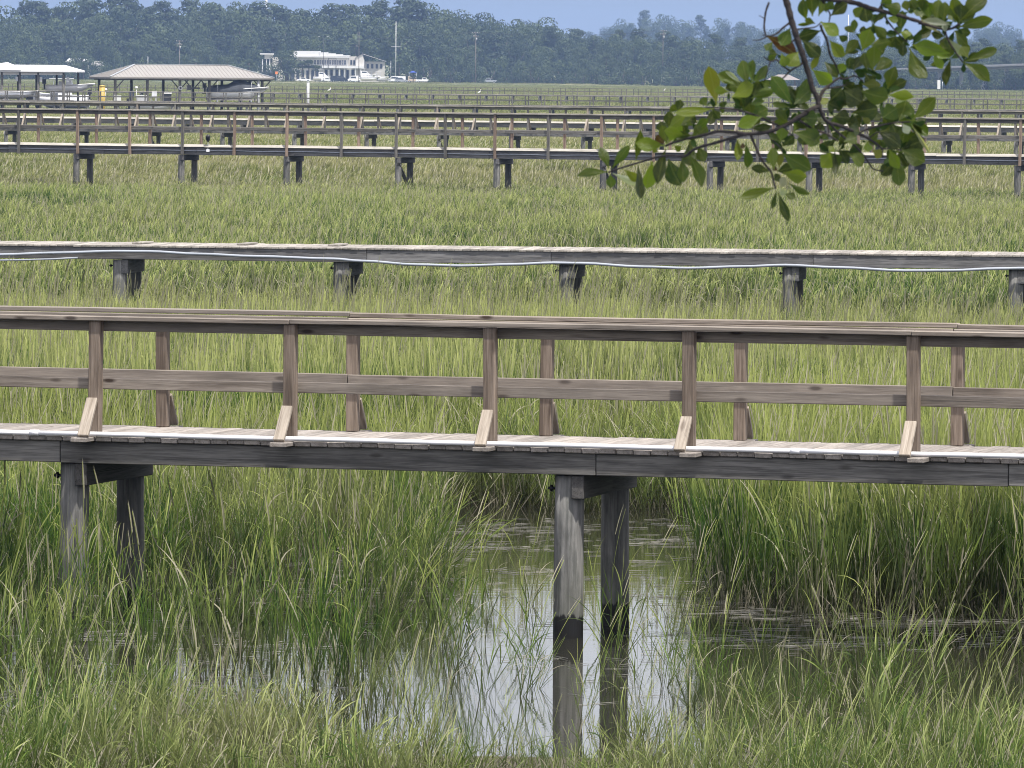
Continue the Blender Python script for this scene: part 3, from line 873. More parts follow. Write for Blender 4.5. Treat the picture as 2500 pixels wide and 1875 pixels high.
# dock light standing on the pipe of the third boardwalk
def dock_light():
    s = W3.s_at(508, -.02, .1)
    root = empty('dock_light', W3.P(s, -0.03, -0.16))
    tag(root, 'small black lantern on a thin stem at the edge of the third boardwalk', 'lamp')
    MB().tube([(0, 0, 0), (0, 0, 0.36)], 0.014, 8).build('stem', M['steel'], root)
    MB().box((0, -.03, 0), (0.13, 0.07, 0.10)).build('junction_box', M['pvc'], root)
    mb = MB(); mb.tube([(0, 0, .33), (0, 0, .38), (0, 0, .40), (0, 0, .52), (0, 0, .56), (0, 0, .60), (0, 0, .63)], [.02, .05, .075, .085, .10, .055, .02], 12)
    mb.build('lantern', M['black'], root)
    mb = MB()
    for k in range(4):
        a = k * math.pi / 2 + .6
        mb.bar((.088 * math.cos(a), .088 * math.sin(a), .40), (.094 * math.cos(a), .094 * math.sin(a), .53), .012, .012, (math.cos(a), math.sin(a), 0))
    mb.build('lantern_cage', M['iron'], root)
dock_light()
# ------------------------------------------------------------------ grass
class Blades:
    def __init__(s): s.V = []; s.T = []; s.C = []; s.F = []; s.n = 0
    def add(s, start, direc, length, width, segs, gdir, bend, tint, H, roll=None, blunt=False):
        """n blades: start (n,3), unit direc (n,3), bent towards gdir (n,3) as they rise"""
        n = len(start)
        p = start.copy(); d = direc.copy()
        pts = [p.copy()]; dirs = [d.copy()]
        st = (length / segs)[:, None]
        for k in range(segs):
            d = d + gdir * (bend / segs)[:, None] * (0.35 + 1.3 * (k / segs))
            d /= np.linalg.norm(d, axis=1)[:, None]
            p = p + d * st
            pts.append(p.copy()); dirs.append(d.copy())
        ang = RNG.uniform(0, np.pi, n) if roll is None else roll
        fac = np.stack([np.cos(ang), np.sin(ang), np.zeros(n)], 1)
        prof = [1.0 if blunt else (0.55 + 0.9 * t if t < 0.35 else max(0.04, 1.15 * (1 - ((t - .2) / .8) ** 1.6))) for t in np.linspace(0, 1, segs + 1)]
        base = s.n
        for k in range(segs + 1):
            wv = np.cross(dirs[k], fac); wv /= np.maximum(np.linalg.norm(wv, axis=1), 1e-6)[:, None]
            hw = (width * prof[k] / 2)[:, None]
            s.V.append(pts[k] - wv * hw); s.V.append(pts[k] + wv * hw)
            tt = np.clip(pts[k][:, 2] / H, 0, 1.3)
            s.T += [tt, tt]; s.C += [tint, tint]
        idx = np.arange(n)
        for k in range(segs):
            a = base + 2 * k * n + idx; b = a + n; c = a + 2 * n; d2 = a + 3 * n
            s.F.append(np.stack([a, b, d2, c], 1))
        s.n += 2 * (segs + 1) * n
    def object(s, name, mat):
        V = np.concatenate(s.V); Fq = np.concatenate(s.F)
        me = bpy.data.meshes.new(name)
        me.vertices.add(len(V)); me.vertices.foreach_set('co', V.astype(np.float32).ravel())
        me.loops.add(len(Fq) * 4); me.loops.foreach_set('vertex_index', Fq.astype(np.int32).ravel())
        me.polygons.add(len(Fq)); me.polygons.foreach_set('loop_start', np.arange(0, len(Fq) * 4, 4, dtype=np.int32))
        me.polygons.foreach_set('use_smooth', np.ones(len(Fq), bool))
        for nm, arr in (('tip', s.T), ('tint', s.C)):
            a = me.attributes.new(nm, 'FLOAT', 'POINT'); a.data.foreach_set('value', np.concatenate(arr).astype(np.float32))
        me.update(); me.validate()
        me.materials.append(mat)
        return bpy.data.objects.new(name, me)

def unit(v): return v / np.linalg.norm(v, axis=1)[:, None]
def cordgrass(name, n, rad, h, mat, leaves=5, wleaf=0.011, lean=(0.06, 0.0), spread=0.16, messy=0.3, seed=0.0, stubs=0, droop=1.0, erect=1.0):
    """a tussock: upright stems, each with arching leaves; optional seed spikes and dead stubs"""
    B = Blades()
    a = RNG.uniform(0, 2 * np.pi, n); r = rad * np.sqrt(RNG.uniform(0, 1, n))
    base = np.stack([r * np.cos(a), r * np.sin(a), np.full(n, -0.12)], 1)
    out = np.stack([np.cos(a), np.sin(a), np.zeros(n)], 1) * (r / max(rad, .01))[:, None]
    hh = h * RNG.uniform(0.62, 1.0, n)
    d0 = unit(np.stack([np.full(n, lean[0]), np.full(n, lean[1]), np.ones(n)], 1) + out * spread + RNG.normal(0, 0.07 + messy * .12, (n, 3)) * [1, 1, 0])
    tint = RNG.uniform(0, 1, n)
    g = unit(out + RNG.normal(0, .5, (n, 3)) + np.array([lean[0] * 4 + .15, lean[1] * 3, -.1]))
    B.add(base, d0, hh + .1, np.full(n, wleaf * .55), 5, g, RNG.uniform(.02, .25, n), tint, h, blunt=True)
    for k in range(leaves):
        f = 0.18 + 0.74 * (k + RNG.uniform(0, .8, n)) / leaves
        p = base + d0 * (f * hh)[:, None]
        az = RNG.uniform(0, 2 * np.pi, n)
        sd = np.stack([np.cos(az), np.sin(az), np.zeros(n)], 1)
        dl = unit(d0 + sd * RNG.uniform(.10, .34, n)[:, None] * (1 + messy) * erect)
        ll = h * RNG.uniform(.26, .55, n) * (1.25 if erect < .9 else 1.0) * (1.05 - .35 * f)
        gd = unit(sd * .9 + np.array([lean[0] * 2 + .1, lean[1], -0.55 * droop]))
        B.add(p, dl, ll, wleaf * RNG.uniform(.7, 1.15, n), 5, gd, RNG.uniform(.1, .75, n) * (0.6 + messy) * erect + (RNG.uniform(0, 1, n) < .12 * (1 + messy) * erect) * 1.3, np.clip(tint + RNG.normal(0, .12, n), 0, 1), h)
    if seed:
        m = max(1, int(n * seed))
        a = RNG.uniform(0, 2 * np.pi, m)
        b2 = np.stack([rad * .5 * np.cos(a), rad * .5 * np.sin(a), np.full(m, 0.1)], 1)
        d2 = unit(np.stack([np.full(m, lean[0] + .05), np.full(m, lean[1]), np.ones(m)], 1) + RNG.normal(0, .1, (m, 3)) * [1, 1, 0])
        L2 = h * RNG.uniform(1.0, 1.28, m); gd = unit(RNG.normal(0, 1, (m, 3)) * [1, 1, .1] + np.array([.5, 0, 0]))
        bd = RNG.uniform(.05, .35, m)
        B.add(b2, d2, L2, np.full(m, .005), 6, gd, bd, np.full(m, .6), h, blunt=True)
        # spike: a thicker tan end following the stalk's last stretch
        tipd = unit(d2 + gd * bd[:, None] * .8); tp = b2 + d2 * (L2 * .8)[:, None] + gd * (L2 * bd * .18)[:, None]
        for q in range(3):
            B.add(tp + RNG.normal(0, .003, (m, 3)), tipd, L2 * .22, np.full(m, .0075), 4, gd, bd * .4, np.full(m, .923), h * 1.3, roll=np.full(m, q * 1.05))
    if stubs:
        a = RNG.uniform(0, 2 * np.pi, stubs); r = rad * 1.3 * np.sqrt(RNG.uniform(0, 1, stubs))
        b3 = np.stack([r * np.cos(a), r * np.sin(a), np.full(stubs, -.05)], 1)
        d3 = unit(np.stack([np.zeros(stubs), np.zeros(stubs), np.ones(stubs)], 1) + RNG.normal(0, .35, (stubs, 3)))
        gd = unit(RNG.normal(0, 1, (stubs, 3)) + np.array([0, 0, -.8]))
        B.add(b3, d3, RNG.uniform(.15, .5, stubs), np.full(stubs, .008), 5, gd, RNG.uniform(.2, 2.4, stubs), RNG.uniform(.917, .927, stubs), 2.0)
    return B.object(name, mat)
def meadow(name, n, rad, h, wd, mat, lean=.12, curl=.5, segs=5, hvar=.45):
    """a patch of single blades for the middle and far marsh, bent over by the breeze"""
    B = Blades()
    a = RNG.uniform(0, 2 * np.pi, n); r = rad * np.sqrt(RNG.uniform(0, 1, n))
    base = np.stack([r * np.cos(a), r * np.sin(a), np.full(n, -.03)], 1)
    hh = h * (1 - hvar + hvar * RNG.uniform(0, 1, n) ** .8)
    d = unit(np.stack([RNG.normal(lean * .3, .11, n), RNG.normal(0, .11, n), np.ones(n)], 1))
    az = RNG.normal(0, 1.0, n)
    gd = unit(np.stack([np.cos(az), np.sin(az), RNG.uniform(-.9, -.1, n)], 1))
    B.add(base, d, hh, wd * RNG.uniform(.6, 1.25, n), segs, gd, np.abs(RNG.normal(0, curl, n)) + .05, RNG.uniform(0, 1, n), h)
    return B.object(name, mat)

def instances(name, pts, rots, scls, idx, protos, kind_label):
    """one object: the prototypes set out on points by geometry nodes"""
    col = bpy.data.collections.new(name + '_kinds')
    for i, o in enumerate(protos):
        o.name = '%s_tuft_%s' % (name, 'abcdefghijkl'[i]); col.objects.link(o)
    me = bpy.data.meshes.new(name)
    me.vertices.add(len(pts)); me.vertices.foreach_set('co', np.asarray(pts, np.float32).ravel())
    a = me.attributes.new('rot', 'FLOAT_VECTOR', 'POINT'); a.data.foreach_set('vector', np.asarray(rots, np.float32).ravel())
    a = me.attributes.new('scl', 'FLOAT_VECTOR', 'POINT'); a.data.foreach_set('vector', np.asarray(scls, np.float32).ravel())
    a = me.attributes.new('pick', 'INT', 'POINT'); a.data.foreach_set('value', np.asarray(idx, np.int32))
    o = link(name, me)
    ng = bpy.data.node_groups.new(name + '_nodes', 'GeometryNodeTree')
    ng.interface.new_socket('Geometry', in_out='INPUT', socket_type='NodeSocketGeometry')
    ng.interface.new_socket('Geometry', in_out='OUTPUT', socket_type='NodeSocketGeometry')
    gi = ng.nodes.new('NodeGroupInput'); go = ng.nodes.new('NodeGroupOutput')
    ci = ng.nodes.new('GeometryNodeCollectionInfo'); ci.inputs['Collection'].default_value = col
    ci.inputs['Separate Children'].default_value = True; ci.inputs['Reset Children'].default_value = True
    ip = ng.nodes.new('GeometryNodeInstanceOnPoints'); ip.inputs['Pick Instance'].default_value = True
    def attr(nm, typ):
        n = ng.nodes.new('GeometryNodeInputNamedAttribute'); n.data_type = typ; n.inputs['Name'].default_value = nm
        return [s for s in n.outputs if s.enabled and s.name == 'Attribute'][0]
    ng.links.new(gi.outputs[0], ip.inputs['Points'])
    ng.links.new(ci.outputs[0], ip.inputs['Instance'])
    ng.links.new(attr('pick', 'INT'), ip.inputs['Instance Index'])
    er = ng.nodes.new('FunctionNodeEulerToRotation')
    ng.links.new(attr('rot', 'FLOAT_VECTOR'), er.inputs[0])
    ng.links.new(er.outputs[0], ip.inputs['Rotation'])
    ng.links.new(attr('scl', 'FLOAT_VECTOR'), ip.inputs['Scale'])
    ng.links.new(ip.outputs[0], go.inputs[0])
    md = o.modifiers.new('scatter', 'NODES'); md.node_group = ng
    tag(o, kind_label, kind='stuff')
    return o

TANH = 1250.0 / F
def scatter(d0, d1, dens, margin=1.12, extra=1.5):
    """random ground points between two distances inside (a little more than) the view, dens per square metre"""
    area = TANH * margin * (d1 ** 2 - d0 ** 2) + 2 * extra * (d1 - d0)
    n = int(area * dens)
    d = np.sqrt(RNG.uniform(0, 1, n) * (d1 ** 2 - d0 ** 2) + d0 ** 2)
    x = RNG.uniform(-1, 1, n) * (d * TANH * margin + extra)
    return x, d
def pix(x, d, z=0.0):
    """picture position of ground points (numpy)"""
    Rm = np.array(CAMROT).T
    P = np.stack([x, d, np.full_like(x, z - CAM_Z)], 1) @ Rm.T
    return 1250 + F * P[:, 0] / -P[:, 2], 937.5 - F * P[:, 1] / -P[:, 2]
def inpoly(px, py, poly):
    c = np.zeros(len(px), bool); n = len(poly); j = n - 1
    for i in range(n):
        xi, yi = poly[i]; xj, yj = poly[j]
        m = ((yi > py) != (yj > py)) & (px < (xj - xi) * (py - yi) / (yj - yi + 1e-9) + xi)
        c ^= m; j = i
    return c
def wob(x, d, s, seed): return np_noise(x, d, s, seed)
def in_walk(W, x, d, t0, t1):
    t = (x - W.O.x) * W.n.x + (d - W.O.y) * W.n.y
    return (t > t0) & (t < t1)
def place(x, d, hs, protos_pick, tilt=.06, zoff=0.0, wind=True):
    z = ground_h(x, d); n = len(x)
    rz = RNG.uniform(0, 2 * np.pi, n) if not wind else RNG.uniform(-.8, .8, n)
    rots = np.stack([RNG.normal(0, tilt, n), RNG.normal(0, tilt, n), rz], 1)
    sx = hs * RNG.uniform(.85, 1.2, n)
    return np.stack([x, d, z + zoff], 1), rots, np.stack([sx, sx, hs], 1), protos_pick

# --- near water: tall cordgrass standing in the creek
G = M['grass_near']
near_protos = [cordgrass('t', 12, .13, 1.25, G, 6, .0115, (.05, 0), .14, .15, .06, 8),
               cordgrass('t', 13, .16, 1.15, G, 6, .0115, (.10, .03), .2, .3, 0, 9),
               cordgrass('t', 9, .10, 1.3, G, 6, .012, (.02, 0), .12, .1, .06, 5),
               cordgrass('t', 14, .17, 1.1, G, 6, .010, (.16, -.03), .25, .5, .08, 10),
               cordgrass('t', 10, .16, 1.15, G, 6, .010, (.42, -.05), .22, .5, .1, 5),
               cordgrass('t', 4, .05, 1.15, G, 5, .010, (.18, 0), .3, .4, .3, 3),
               cordgrass('t', 13, .17, 1.35, G, 5, .012, (.02, .0), .05, .02, .04, 14, 1.0, .5),
               cordgrass('t', 11, .17, 1.3, G, 5, .012, (-.03, .0), .07, .06, .0, 16, 1.0, .6),
               cordgrass('t', 5, .10, 1.2, G, 4, .012, (.06, .0), .10, .1, .06, 9, 1.0, .7),
               cordgrass('t', 4, .08, 1.05, G, 4, .010, (.20, .0), .2, .6, .0, 7)]
OPEN = [(1010, 1275), (1120, 1240), (1420, 1250), (1700, 1236), (1745, 1330), (1715, 1420), (1760, 1495), (2000, 1508), (2300, 1515), (2600, 1520), (2600, 1650), (2300, 1680), (2000, 1720), (1700, 1830), (1400, 1900), (1180, 1890), (1020, 1800), (960, 1700), (930, 1600), (965, 1520), (1050, 1440), (1080, 1360)]
x, d = scatter(48.2, 76, 11.0, 1.15, 2.0)
px, py = pix(x, d)
w = wob(x, d, 1.4, 21); w2 = wob(x, d, 3.2, 22)
jx, jy = px + w * 45, py + w2 * 16
keep = ~inpoly(jx, jy, OPEN)
u = RNG.uniform(0, 1, len(x))
left = px < 1090
dens = np.ones(len(x))
dens = np.where(left & (py > 1400), .22 + .34 * w2 + .15 * w, dens)
dens = np.where(left & (py > 1560), .13 + .26 * w2, dens)
dens = np.where(left & (py <= 1400), .50 + .3 * w, dens)
dens = np.where(left & (py < 1400) & (py > 1310) & (px > 760), .30 + .3 * w, dens)
dens = np.where((px > 1700) & (py < 1545), .85 + .3 * w2, dens)
dens = np.where(py < 1270, 1.0, dens)
dens = np.where((px > 1090) & (py > 1540), .16, dens)
dens = np.where((px > 1680) & (py > 1650), .20, dens)
keep &= u < dens
keep &= ~(in_walk(W1, x, d, -.1, 1.9) & (u > dens * .55))
x, d, px, py = x[keep], d[keep], px[keep], py[keep]
hs = RNG.uniform(.78, 1.12, len(x)) + .10 * wob(x, d, .8, 31)
hs = np.where(px < 1090, hs * .97, hs)
hs = np.where((px > 1750) & (py < 1545), hs * 1.12, hs)
hs = np.where(py < 1250, hs * .92, hs)
hs = np.where(in_walk(W1, x, d, -.35, 2.0), np.minimum(hs, .98), hs)
pick = RNG.choice(4, len(x), p=[.32, .28, .22, .18])
left = px < 1090
pick = np.where((px > 1700) & (py < 1545), RNG.choice([6, 7, 6, 0], len(x)), pick)
pick = np.where(left & (py > 1390), RNG.choice([8, 9, 8, 2, 0], len(x)), pick)
pick = np.where(left & (py <= 1390), RNG.choice([6, 7, 0, 1, 3], len(x)), pick)
pick = np.where((px > 1090) & (py > 1540), RNG.choice([8, 9], len(x)), pick)
# leaning edges
edge = ((px > 950) & (px < 1110) & (py > 1300))
pick = np.where(edge & (RNG.uniform(0, 1, len(x)) < .45), 4, pick)
P1 = place(x, d, hs, pick, .07)
rz = P1[1][:, 2]
flip = (px > 1700) & (px < 1760) & (RNG.uniform(0, 1, len(x)) < .5)
P1[1][:, 2] = np.where(flip, math.pi + RNG.normal(0, .4, len(x)), rz)
P1[0][:, 2] = np.maximum(P1[0][:, 2], -.12)
# single stems out in the open water
sx = [(1490, 1690, .75), (1560, 1745, .8), (1180, 1700, .8), (1640, 1716, .7), (1300, 1680, .6), (1700, 1600, .55), (1120, 1640, .85), (1730, 1690, .8), (1660, 1500, .7), (1690, 1490, .9), (1260, 1640, .5), (1590, 1600, .5), (1060, 1500, .9), (1420, 1760, .7), (1030, 1420, 1.0), (1850, 1640, .8), (2010, 1660, .9), (2140, 1640, .9), (2280, 1650, .8), (2420, 1600, 1.0)]
ex = []
for a, b, h_ in sx:
    g_ = ground(a, b); ex.append((g_.x, g_.y, h_))
rs = random.Random(33)
for k in range(30):
    a = 930 + 420 * rs.random() ** 1.7; b = rs.uniform(1400, 1800)
    if k >= 22: a = rs.uniform(1480, 1800); b = rs.uniform(1560, 1790)
    g_ = ground(a, b); ex.append((g_.x, g_.y, rs.uniform(.6, 1.05)))
ex = np.array(ex)
P2 = place(ex[:, 0], ex[:, 1], ex[:, 2], np.full(len(ex), 5), .1, .0)
P2[0][:, 2] = -.1
instances('cordgrass', np.concatenate([P1[0], P2[0]]), np.concatenate([P1[1], P2[1]]), np.concatenate([P1[2], P2[2]]), np.concatenate([P1[3], P2[3]]), near_protos, 'tall green cordgrass standing in the creek around the nearest boardwalk')

# --- the bank in front: shorter, paler, tangled
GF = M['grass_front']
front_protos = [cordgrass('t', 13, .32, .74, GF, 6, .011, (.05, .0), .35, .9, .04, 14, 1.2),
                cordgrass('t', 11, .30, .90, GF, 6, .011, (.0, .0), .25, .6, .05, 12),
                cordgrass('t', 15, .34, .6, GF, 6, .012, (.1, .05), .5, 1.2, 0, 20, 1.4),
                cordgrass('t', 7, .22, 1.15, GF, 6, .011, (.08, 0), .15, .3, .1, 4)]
x, d = scatter(39.5, 51.5, 9.5, 1.2, 1.5)
px, py = pix(x, d)
w = wob(x, d, 1.1, 41); w2 = wob(x, d, 2.6, 42)
edge_y = np.interp(px, [0, 500, 900, 1100, 1400, 1650, 1900, 2200, 2500], [1815, 1830, 1860, 1880, 1890, 1880, 1862, 1845, 1815])
front = py + w * 28
u = RNG.uniform(0, 1, len(x))
keep = (front > edge_y) | ((front > edge_y - 130) & (u < .13 + .1 * w2) & ~((px > 1060) & (px < 1720)))
x, d, px, py = x[keep], d[keep], px[keep], py[keep]
hs = RNG.uniform(.48, .96, len(x)) + .08 * wob(x, d, 1.3, 43)
hs = hs * np.interp(px, [900, 1080, 1300, 1600, 1800, 2100], [1.0, .74, .58, .66, .86, .92])
pick = RNG.choice(4, len(x), p=[.30, .26, .24, .20])
Pf = place(x, d, hs, pick, .12)
Pf[0][:, 2] = np.maximum(Pf[0][:, 2], -.08)
instances('bank_grass', *Pf, front_protos, 'pale green tangled marsh grass along the near bank of the creek')

# --- the open marsh between and beyond the boardwalks
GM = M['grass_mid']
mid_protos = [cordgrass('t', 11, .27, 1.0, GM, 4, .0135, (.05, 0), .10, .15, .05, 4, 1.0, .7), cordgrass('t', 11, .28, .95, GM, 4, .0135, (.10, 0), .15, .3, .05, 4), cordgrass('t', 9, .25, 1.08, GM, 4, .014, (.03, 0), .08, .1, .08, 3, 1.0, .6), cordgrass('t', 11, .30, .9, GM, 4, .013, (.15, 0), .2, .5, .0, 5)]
def marsh_top(x, d):
    h = np.interp(d, [70, 95, 120, 135, 180, 240, 262, 330, 380], [1.45, 1.28, .98, .98, .86, .66, .62, .48, .42])
    return h * (1 + .16 * wob(x, d, .35, 51) + .10 * wob(x, d, 1.1, 52) + .16 * wob(x, d * .5, .08, 53) + .16 * wob(x, d * .4, .2, 54))
def mid(d0, d1, dens, name, protos, label, hscale=1.0):
    x, d = scatter(d0, d1, dens, 1.12, 2.5)
    low = wob(x, d * .6, .22, 61) + .6 * wob(x, d * .6, .6, 62)
    keep = RNG.uniform(0, 1, len(x)) < np.clip(1.0 - .75 * np.clip((low - .25) / .5, 0, 1), 0, 1)
    x, d = x[keep], d[keep]
    hs = marsh_top(x, d) * RNG.uniform(.82, 1.12, len(x)) * hscale
    for Wk, wd in ((W2, 1.7), (W3, 1.6), (W4, 1.6)):
        hs = np.where(in_walk(Wk, x, d, -.2, wd + .2), np.minimum(hs, 1.15), hs)
    Pm = place(x, d, hs, RNG.choice(len(protos), len(x)), .05)
    Pm[2][:, 0] = RNG.uniform(.85, 1.2, len(x)); Pm[2][:, 1] = Pm[2][:, 0]
    instances(name, *Pm, protos, label)
mid(73, 122, 4.6, 'marsh_grass', mid_protos, 'lush green marsh grass between the first and second boardwalks')
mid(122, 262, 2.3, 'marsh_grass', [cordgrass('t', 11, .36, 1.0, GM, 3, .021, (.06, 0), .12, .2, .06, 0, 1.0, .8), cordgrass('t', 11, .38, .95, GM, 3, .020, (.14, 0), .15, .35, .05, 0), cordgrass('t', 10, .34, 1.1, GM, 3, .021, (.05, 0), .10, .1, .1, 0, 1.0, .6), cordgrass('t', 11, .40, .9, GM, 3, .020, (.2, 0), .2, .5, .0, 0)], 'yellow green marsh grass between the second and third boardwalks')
mid(262, 700, .85, 'marsh_grass', [meadow('t', 40, .8, 1.0, .045, M['grass_far'], .1, .4, 4), meadow('t', 40, .9, 1.0, .045, M['grass_far'], .2, .6, 4), meadow('t', 36, .8, 1.15, .05, M['grass_far'], .1, .45, 4)], 'pale marsh grass among the distant boardwalks')
mid(700, 2290, .050, 'marsh_grass', [meadow('t', 60, 2.6, 1.0, .07, M['grass_far'], .1, .4, 3), meadow('t', 60, 2.8, 1.0, .07, M['grass_far'], .2, .6, 3)], 'far pale marsh grass reaching to the wooded shore')

# --- dead reed stems floating on the water
def litter():
    B = Blades()
    zones = [((1000, 1265), (1700, 1345), 230), ((700, 1330), (1110, 1470), 150), ((1560, 1330), (1800, 1500), 90), ((1750, 1490), (2520, 1585), 200), ((60, 1440), (900, 1560), 120), ((1120, 1345), (1560, 1460), 90), ((1200, 1500), (1700, 1740), 45), ((0, 1560), (900, 1700), 130)]
    for (x0, y0), (x1, y1), n in zones:
        pxs = RNG.uniform(x0, x1, n); pys = RNG.uniform(y0, y1, n)
        # stems drift together into rafts
        m = n // 2
        k = RNG.integers(0, max(3, n // 35), m)
        cx = RNG.uniform(x0, x1, max(3, n // 35)); cy = RNG.uniform(y0, y1, max(3, n // 35))
        pxs[:m] = cx[k] + RNG.normal(0, 75, m); pys[:m] = cy[k] + RNG.normal(0, 7, m)
        st = np.array([tuple(ground(a, b, .004)) for a, b in zip(pxs, pys)])
        az = RNG.normal(0, .55, n) + (RNG.uniform(0, 1, n) < .2) * RNG.uniform(-1.5, 1.5, n)
        dv = np.stack([np.cos(az), np.sin(az), np.zeros(n)], 1)
        st[:, 2] = RNG.uniform(.003, .010, n)
        B.add(st, dv, RNG.uniform(.06, .42, n), RNG.uniform(.003, .0062, n), 3, unit(RNG.normal(0, 1, (n, 3)) * [1, 1, .0] + [0, 0, .02]), RNG.uniform(0, .35, n), RNG.uniform(0, 1, n), 1.0, roll=np.full(n, 1.0))
    o = B.object('reed_litter', M['straw'])
    V = np.empty(len(o.data.vertices) * 3, np.float32); o.data.vertices.foreach_get('co', V); V = V.reshape(-1, 3)
    V[:, 2] = np.clip(V[:, 2], .003, .02); o.data.vertices.foreach_set('co', V.ravel()); o.data.update()
    COL.objects.link(o)
    tag(o, 'dead reed stems floating in pale rafts on the creek', kind='stuff')
M['straw'] = plain('dead_straw', (0.31, 0.30, 0.27), 0.4, 0, 0.6, 9.0, 0.4)
litter()
# ------------------------------------------------------------------ boathouse and the docks at the left
def hip_roof(name, root, Lx, Ly, a0, a1, ze, zr, mat, over=0.0, rib=None, fascia=0.16, ribmat=None, fmat=None):
    """hip roof over a rectangle 0..Lx, 0..Ly with a ridge from a0 to a1 at mid depth"""
    m = Ly / 2; th = 0.08
    mb = MB()
    A, B, C, D = (0, 0, ze), (Lx, 0, ze), (Lx, Ly, ze), (0, Ly, ze)
    E, G = (a0, m, zr), (a1, m, zr)
    for q in ((A, B, G, E), (B, C, G), (C, D, E, G), (D, A, E)): mb.poly(q)
    lo = [(p[0], p[1], ze - th) for p in (A, B, C, D)]
    mb.poly(lo[::-1])
    for i in range(4):
        p, q = (A, B, C, D)[i], (A, B, C, D)[(i + 1) % 4]
        mb.poly((lo[i], lo[(i + 1) % 4], q, p))
    o = mb.build(name, mat, root)
    mb = MB()
    for p, q in ((A, B), (B, C), (C, D), (D, A)):
        mb.bar((p[0], p[1], ze - th - fascia / 2), (q[0], q[1], ze - th - fascia / 2), .04, fascia)
    mb.build('fascia', fmat or M['post_old'], root)
    if rib:
        mb = MB()
        k = rib
        while k < Lx:
            # front and back slopes
            if k < a0: f = k / a0
            elif k > a1: f = (Lx - k) / (Lx - a1)
            else: f = 1.0
            zt = ze + (zr - ze) * f
            mb.bar((k, 0.0, ze + .02), (k, m * f, zt + .02), .045, .05, (0, -.3, 1))
            mb.bar((k, Ly, ze + .02), (k, Ly - m * f, zt + .02), .045, .05, (0, .3, 1))
            k += rib
        y = rib
        while y < Ly:
            f = y / m if y < m else (Ly - y) / m
            mb.bar((0, y, ze + .02), (a0 * f, y, ze + (zr - ze) * f + .02), .045, .05, (-.3, 0, 1))
            mb.bar((Lx, y, ze + .02), (Lx - (Lx - a1) * f, y, ze + (zr - ze) * f + .02), .045, .05, (.3, 0, 1))
            y += rib
        ro = mb.build('roof_ribs', ribmat or mat, root); ro['kind'] = 'stuff'
        mb = MB()
        for p, q in ((A, E), (B, G), (C, G), (D, E), (E, G)):
            mb.bar((p[0], p[1], p[2] + .05), (q[0], q[1], q[2] + .05), .22, .05)
        mb.build('ridge_cap', M['steel'], root)
    return o

BHD = 706.0
BHS = F / BHD
A21 = R(21.0)
bh0 = at(269, 189, BHD)
DECKZ = 1.30
def bh_a(px, b): return ((px - 269) / BHS + math.sin(A21) * b) / math.cos(A21)
def boathouse():
    root = empty('boathouse', (bh0.x, bh0.y, 0), A21)
    tag(root, 'long open boathouse with pale ribbed metal hip roof on dark posts', 'boathouse')
    Lx, Ly = bh_a(664, 0), 7.3
    ze = zat(269, 187.5, BHD); zr = zat(430, 158.5, BHD)
    hip_roof('roof', root, Lx, Ly, bh_a(322.6, Ly / 2), bh_a(547, Ly / 2), ze, zr, M['roofmetal'], rib=0.42, fascia=.14)
    top = ze - .22
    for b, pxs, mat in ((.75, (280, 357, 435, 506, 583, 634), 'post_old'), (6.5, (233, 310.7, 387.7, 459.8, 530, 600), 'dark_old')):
        for px in pxs:
            a = bh_a(px, b)
            board('post', root, (a, b, -1.2), (a, b, top), (0, -1, 0), .24, .24, M[mat])
            if px in (280, 435, 506, 583, 634, 459.8):
                for sg in (-1, 1):
                    if 0 < a + sg * .9 < Lx: board('knee_brace', root, (a + sg * .1, b, top - 1.0), (a + sg * .95, b, top - .06), (0, -1, 0), .10, .10, M['dark_old'])
        mbx = MB(); mbx.box((Lx / 2, b, top + .02), (Lx - .5, .12, .26)); mbx.build('eave_beam', M['dark_old'], root)
    for a in (bh_a(280, .75), bh_a(435, .75), bh_a(583, .75), Lx - .6):
        mbx = MB(); mbx.box((a, Ly / 2, top + .05), (.10, Ly - 1.2, .2)); mbx.build('tie_beam', M['dark_old'], root)
    a = bh_a(624.8, .3)
    MB().tube([(a, .3, -1.2), (a, .3, top + .05)], .15, 14).build('sleeved_pile', M['mesh_grey'], root)
boathouse()
def dock_platform(label, px0, px1, d, depth, ang, z, joists=True):
    P = at(px0, 250, d)
    root = empty('dock_platform', (P.x, P.y, 0), ang)
    tag(root, label, 'dock')
    Ln = (px1 - px0) / (F / d) / math.cos(ang)
    mb = MB(); s = 0.07
    while s < Ln:
        mb.box((s, depth / 2, z - .02 + random.uniform(-.006, .004)), (.14, depth, .04)); s += .15
    o = mb.build('deck_planks', M['deck_old'], root); o['kind'] = 'stuff'
    mb = MB()
    for b in (.05, depth - .05): mb.box((Ln / 2, b, z - .16), (Ln, .05, .22))
    mb.build('girder', M['girder_old'], root)
    k = .4
    while k < Ln:
        for b in (.3, depth - .3):
            link('pile', withmat(pile_mesh(.14, 2.8), M['pile']), root, None, Matrix.Translation((k, b, z - .05)))
        k += 3.2
    return root
dock_platform('grey timber dock under the boathouse roof', 205, 500, 704, 2.4, A21 * .2, DECKZ)
dock_platform('narrow timber dock beside the covered boat', 500, 670, 716, 1.4, A21 * .2, DECKZ - .1)

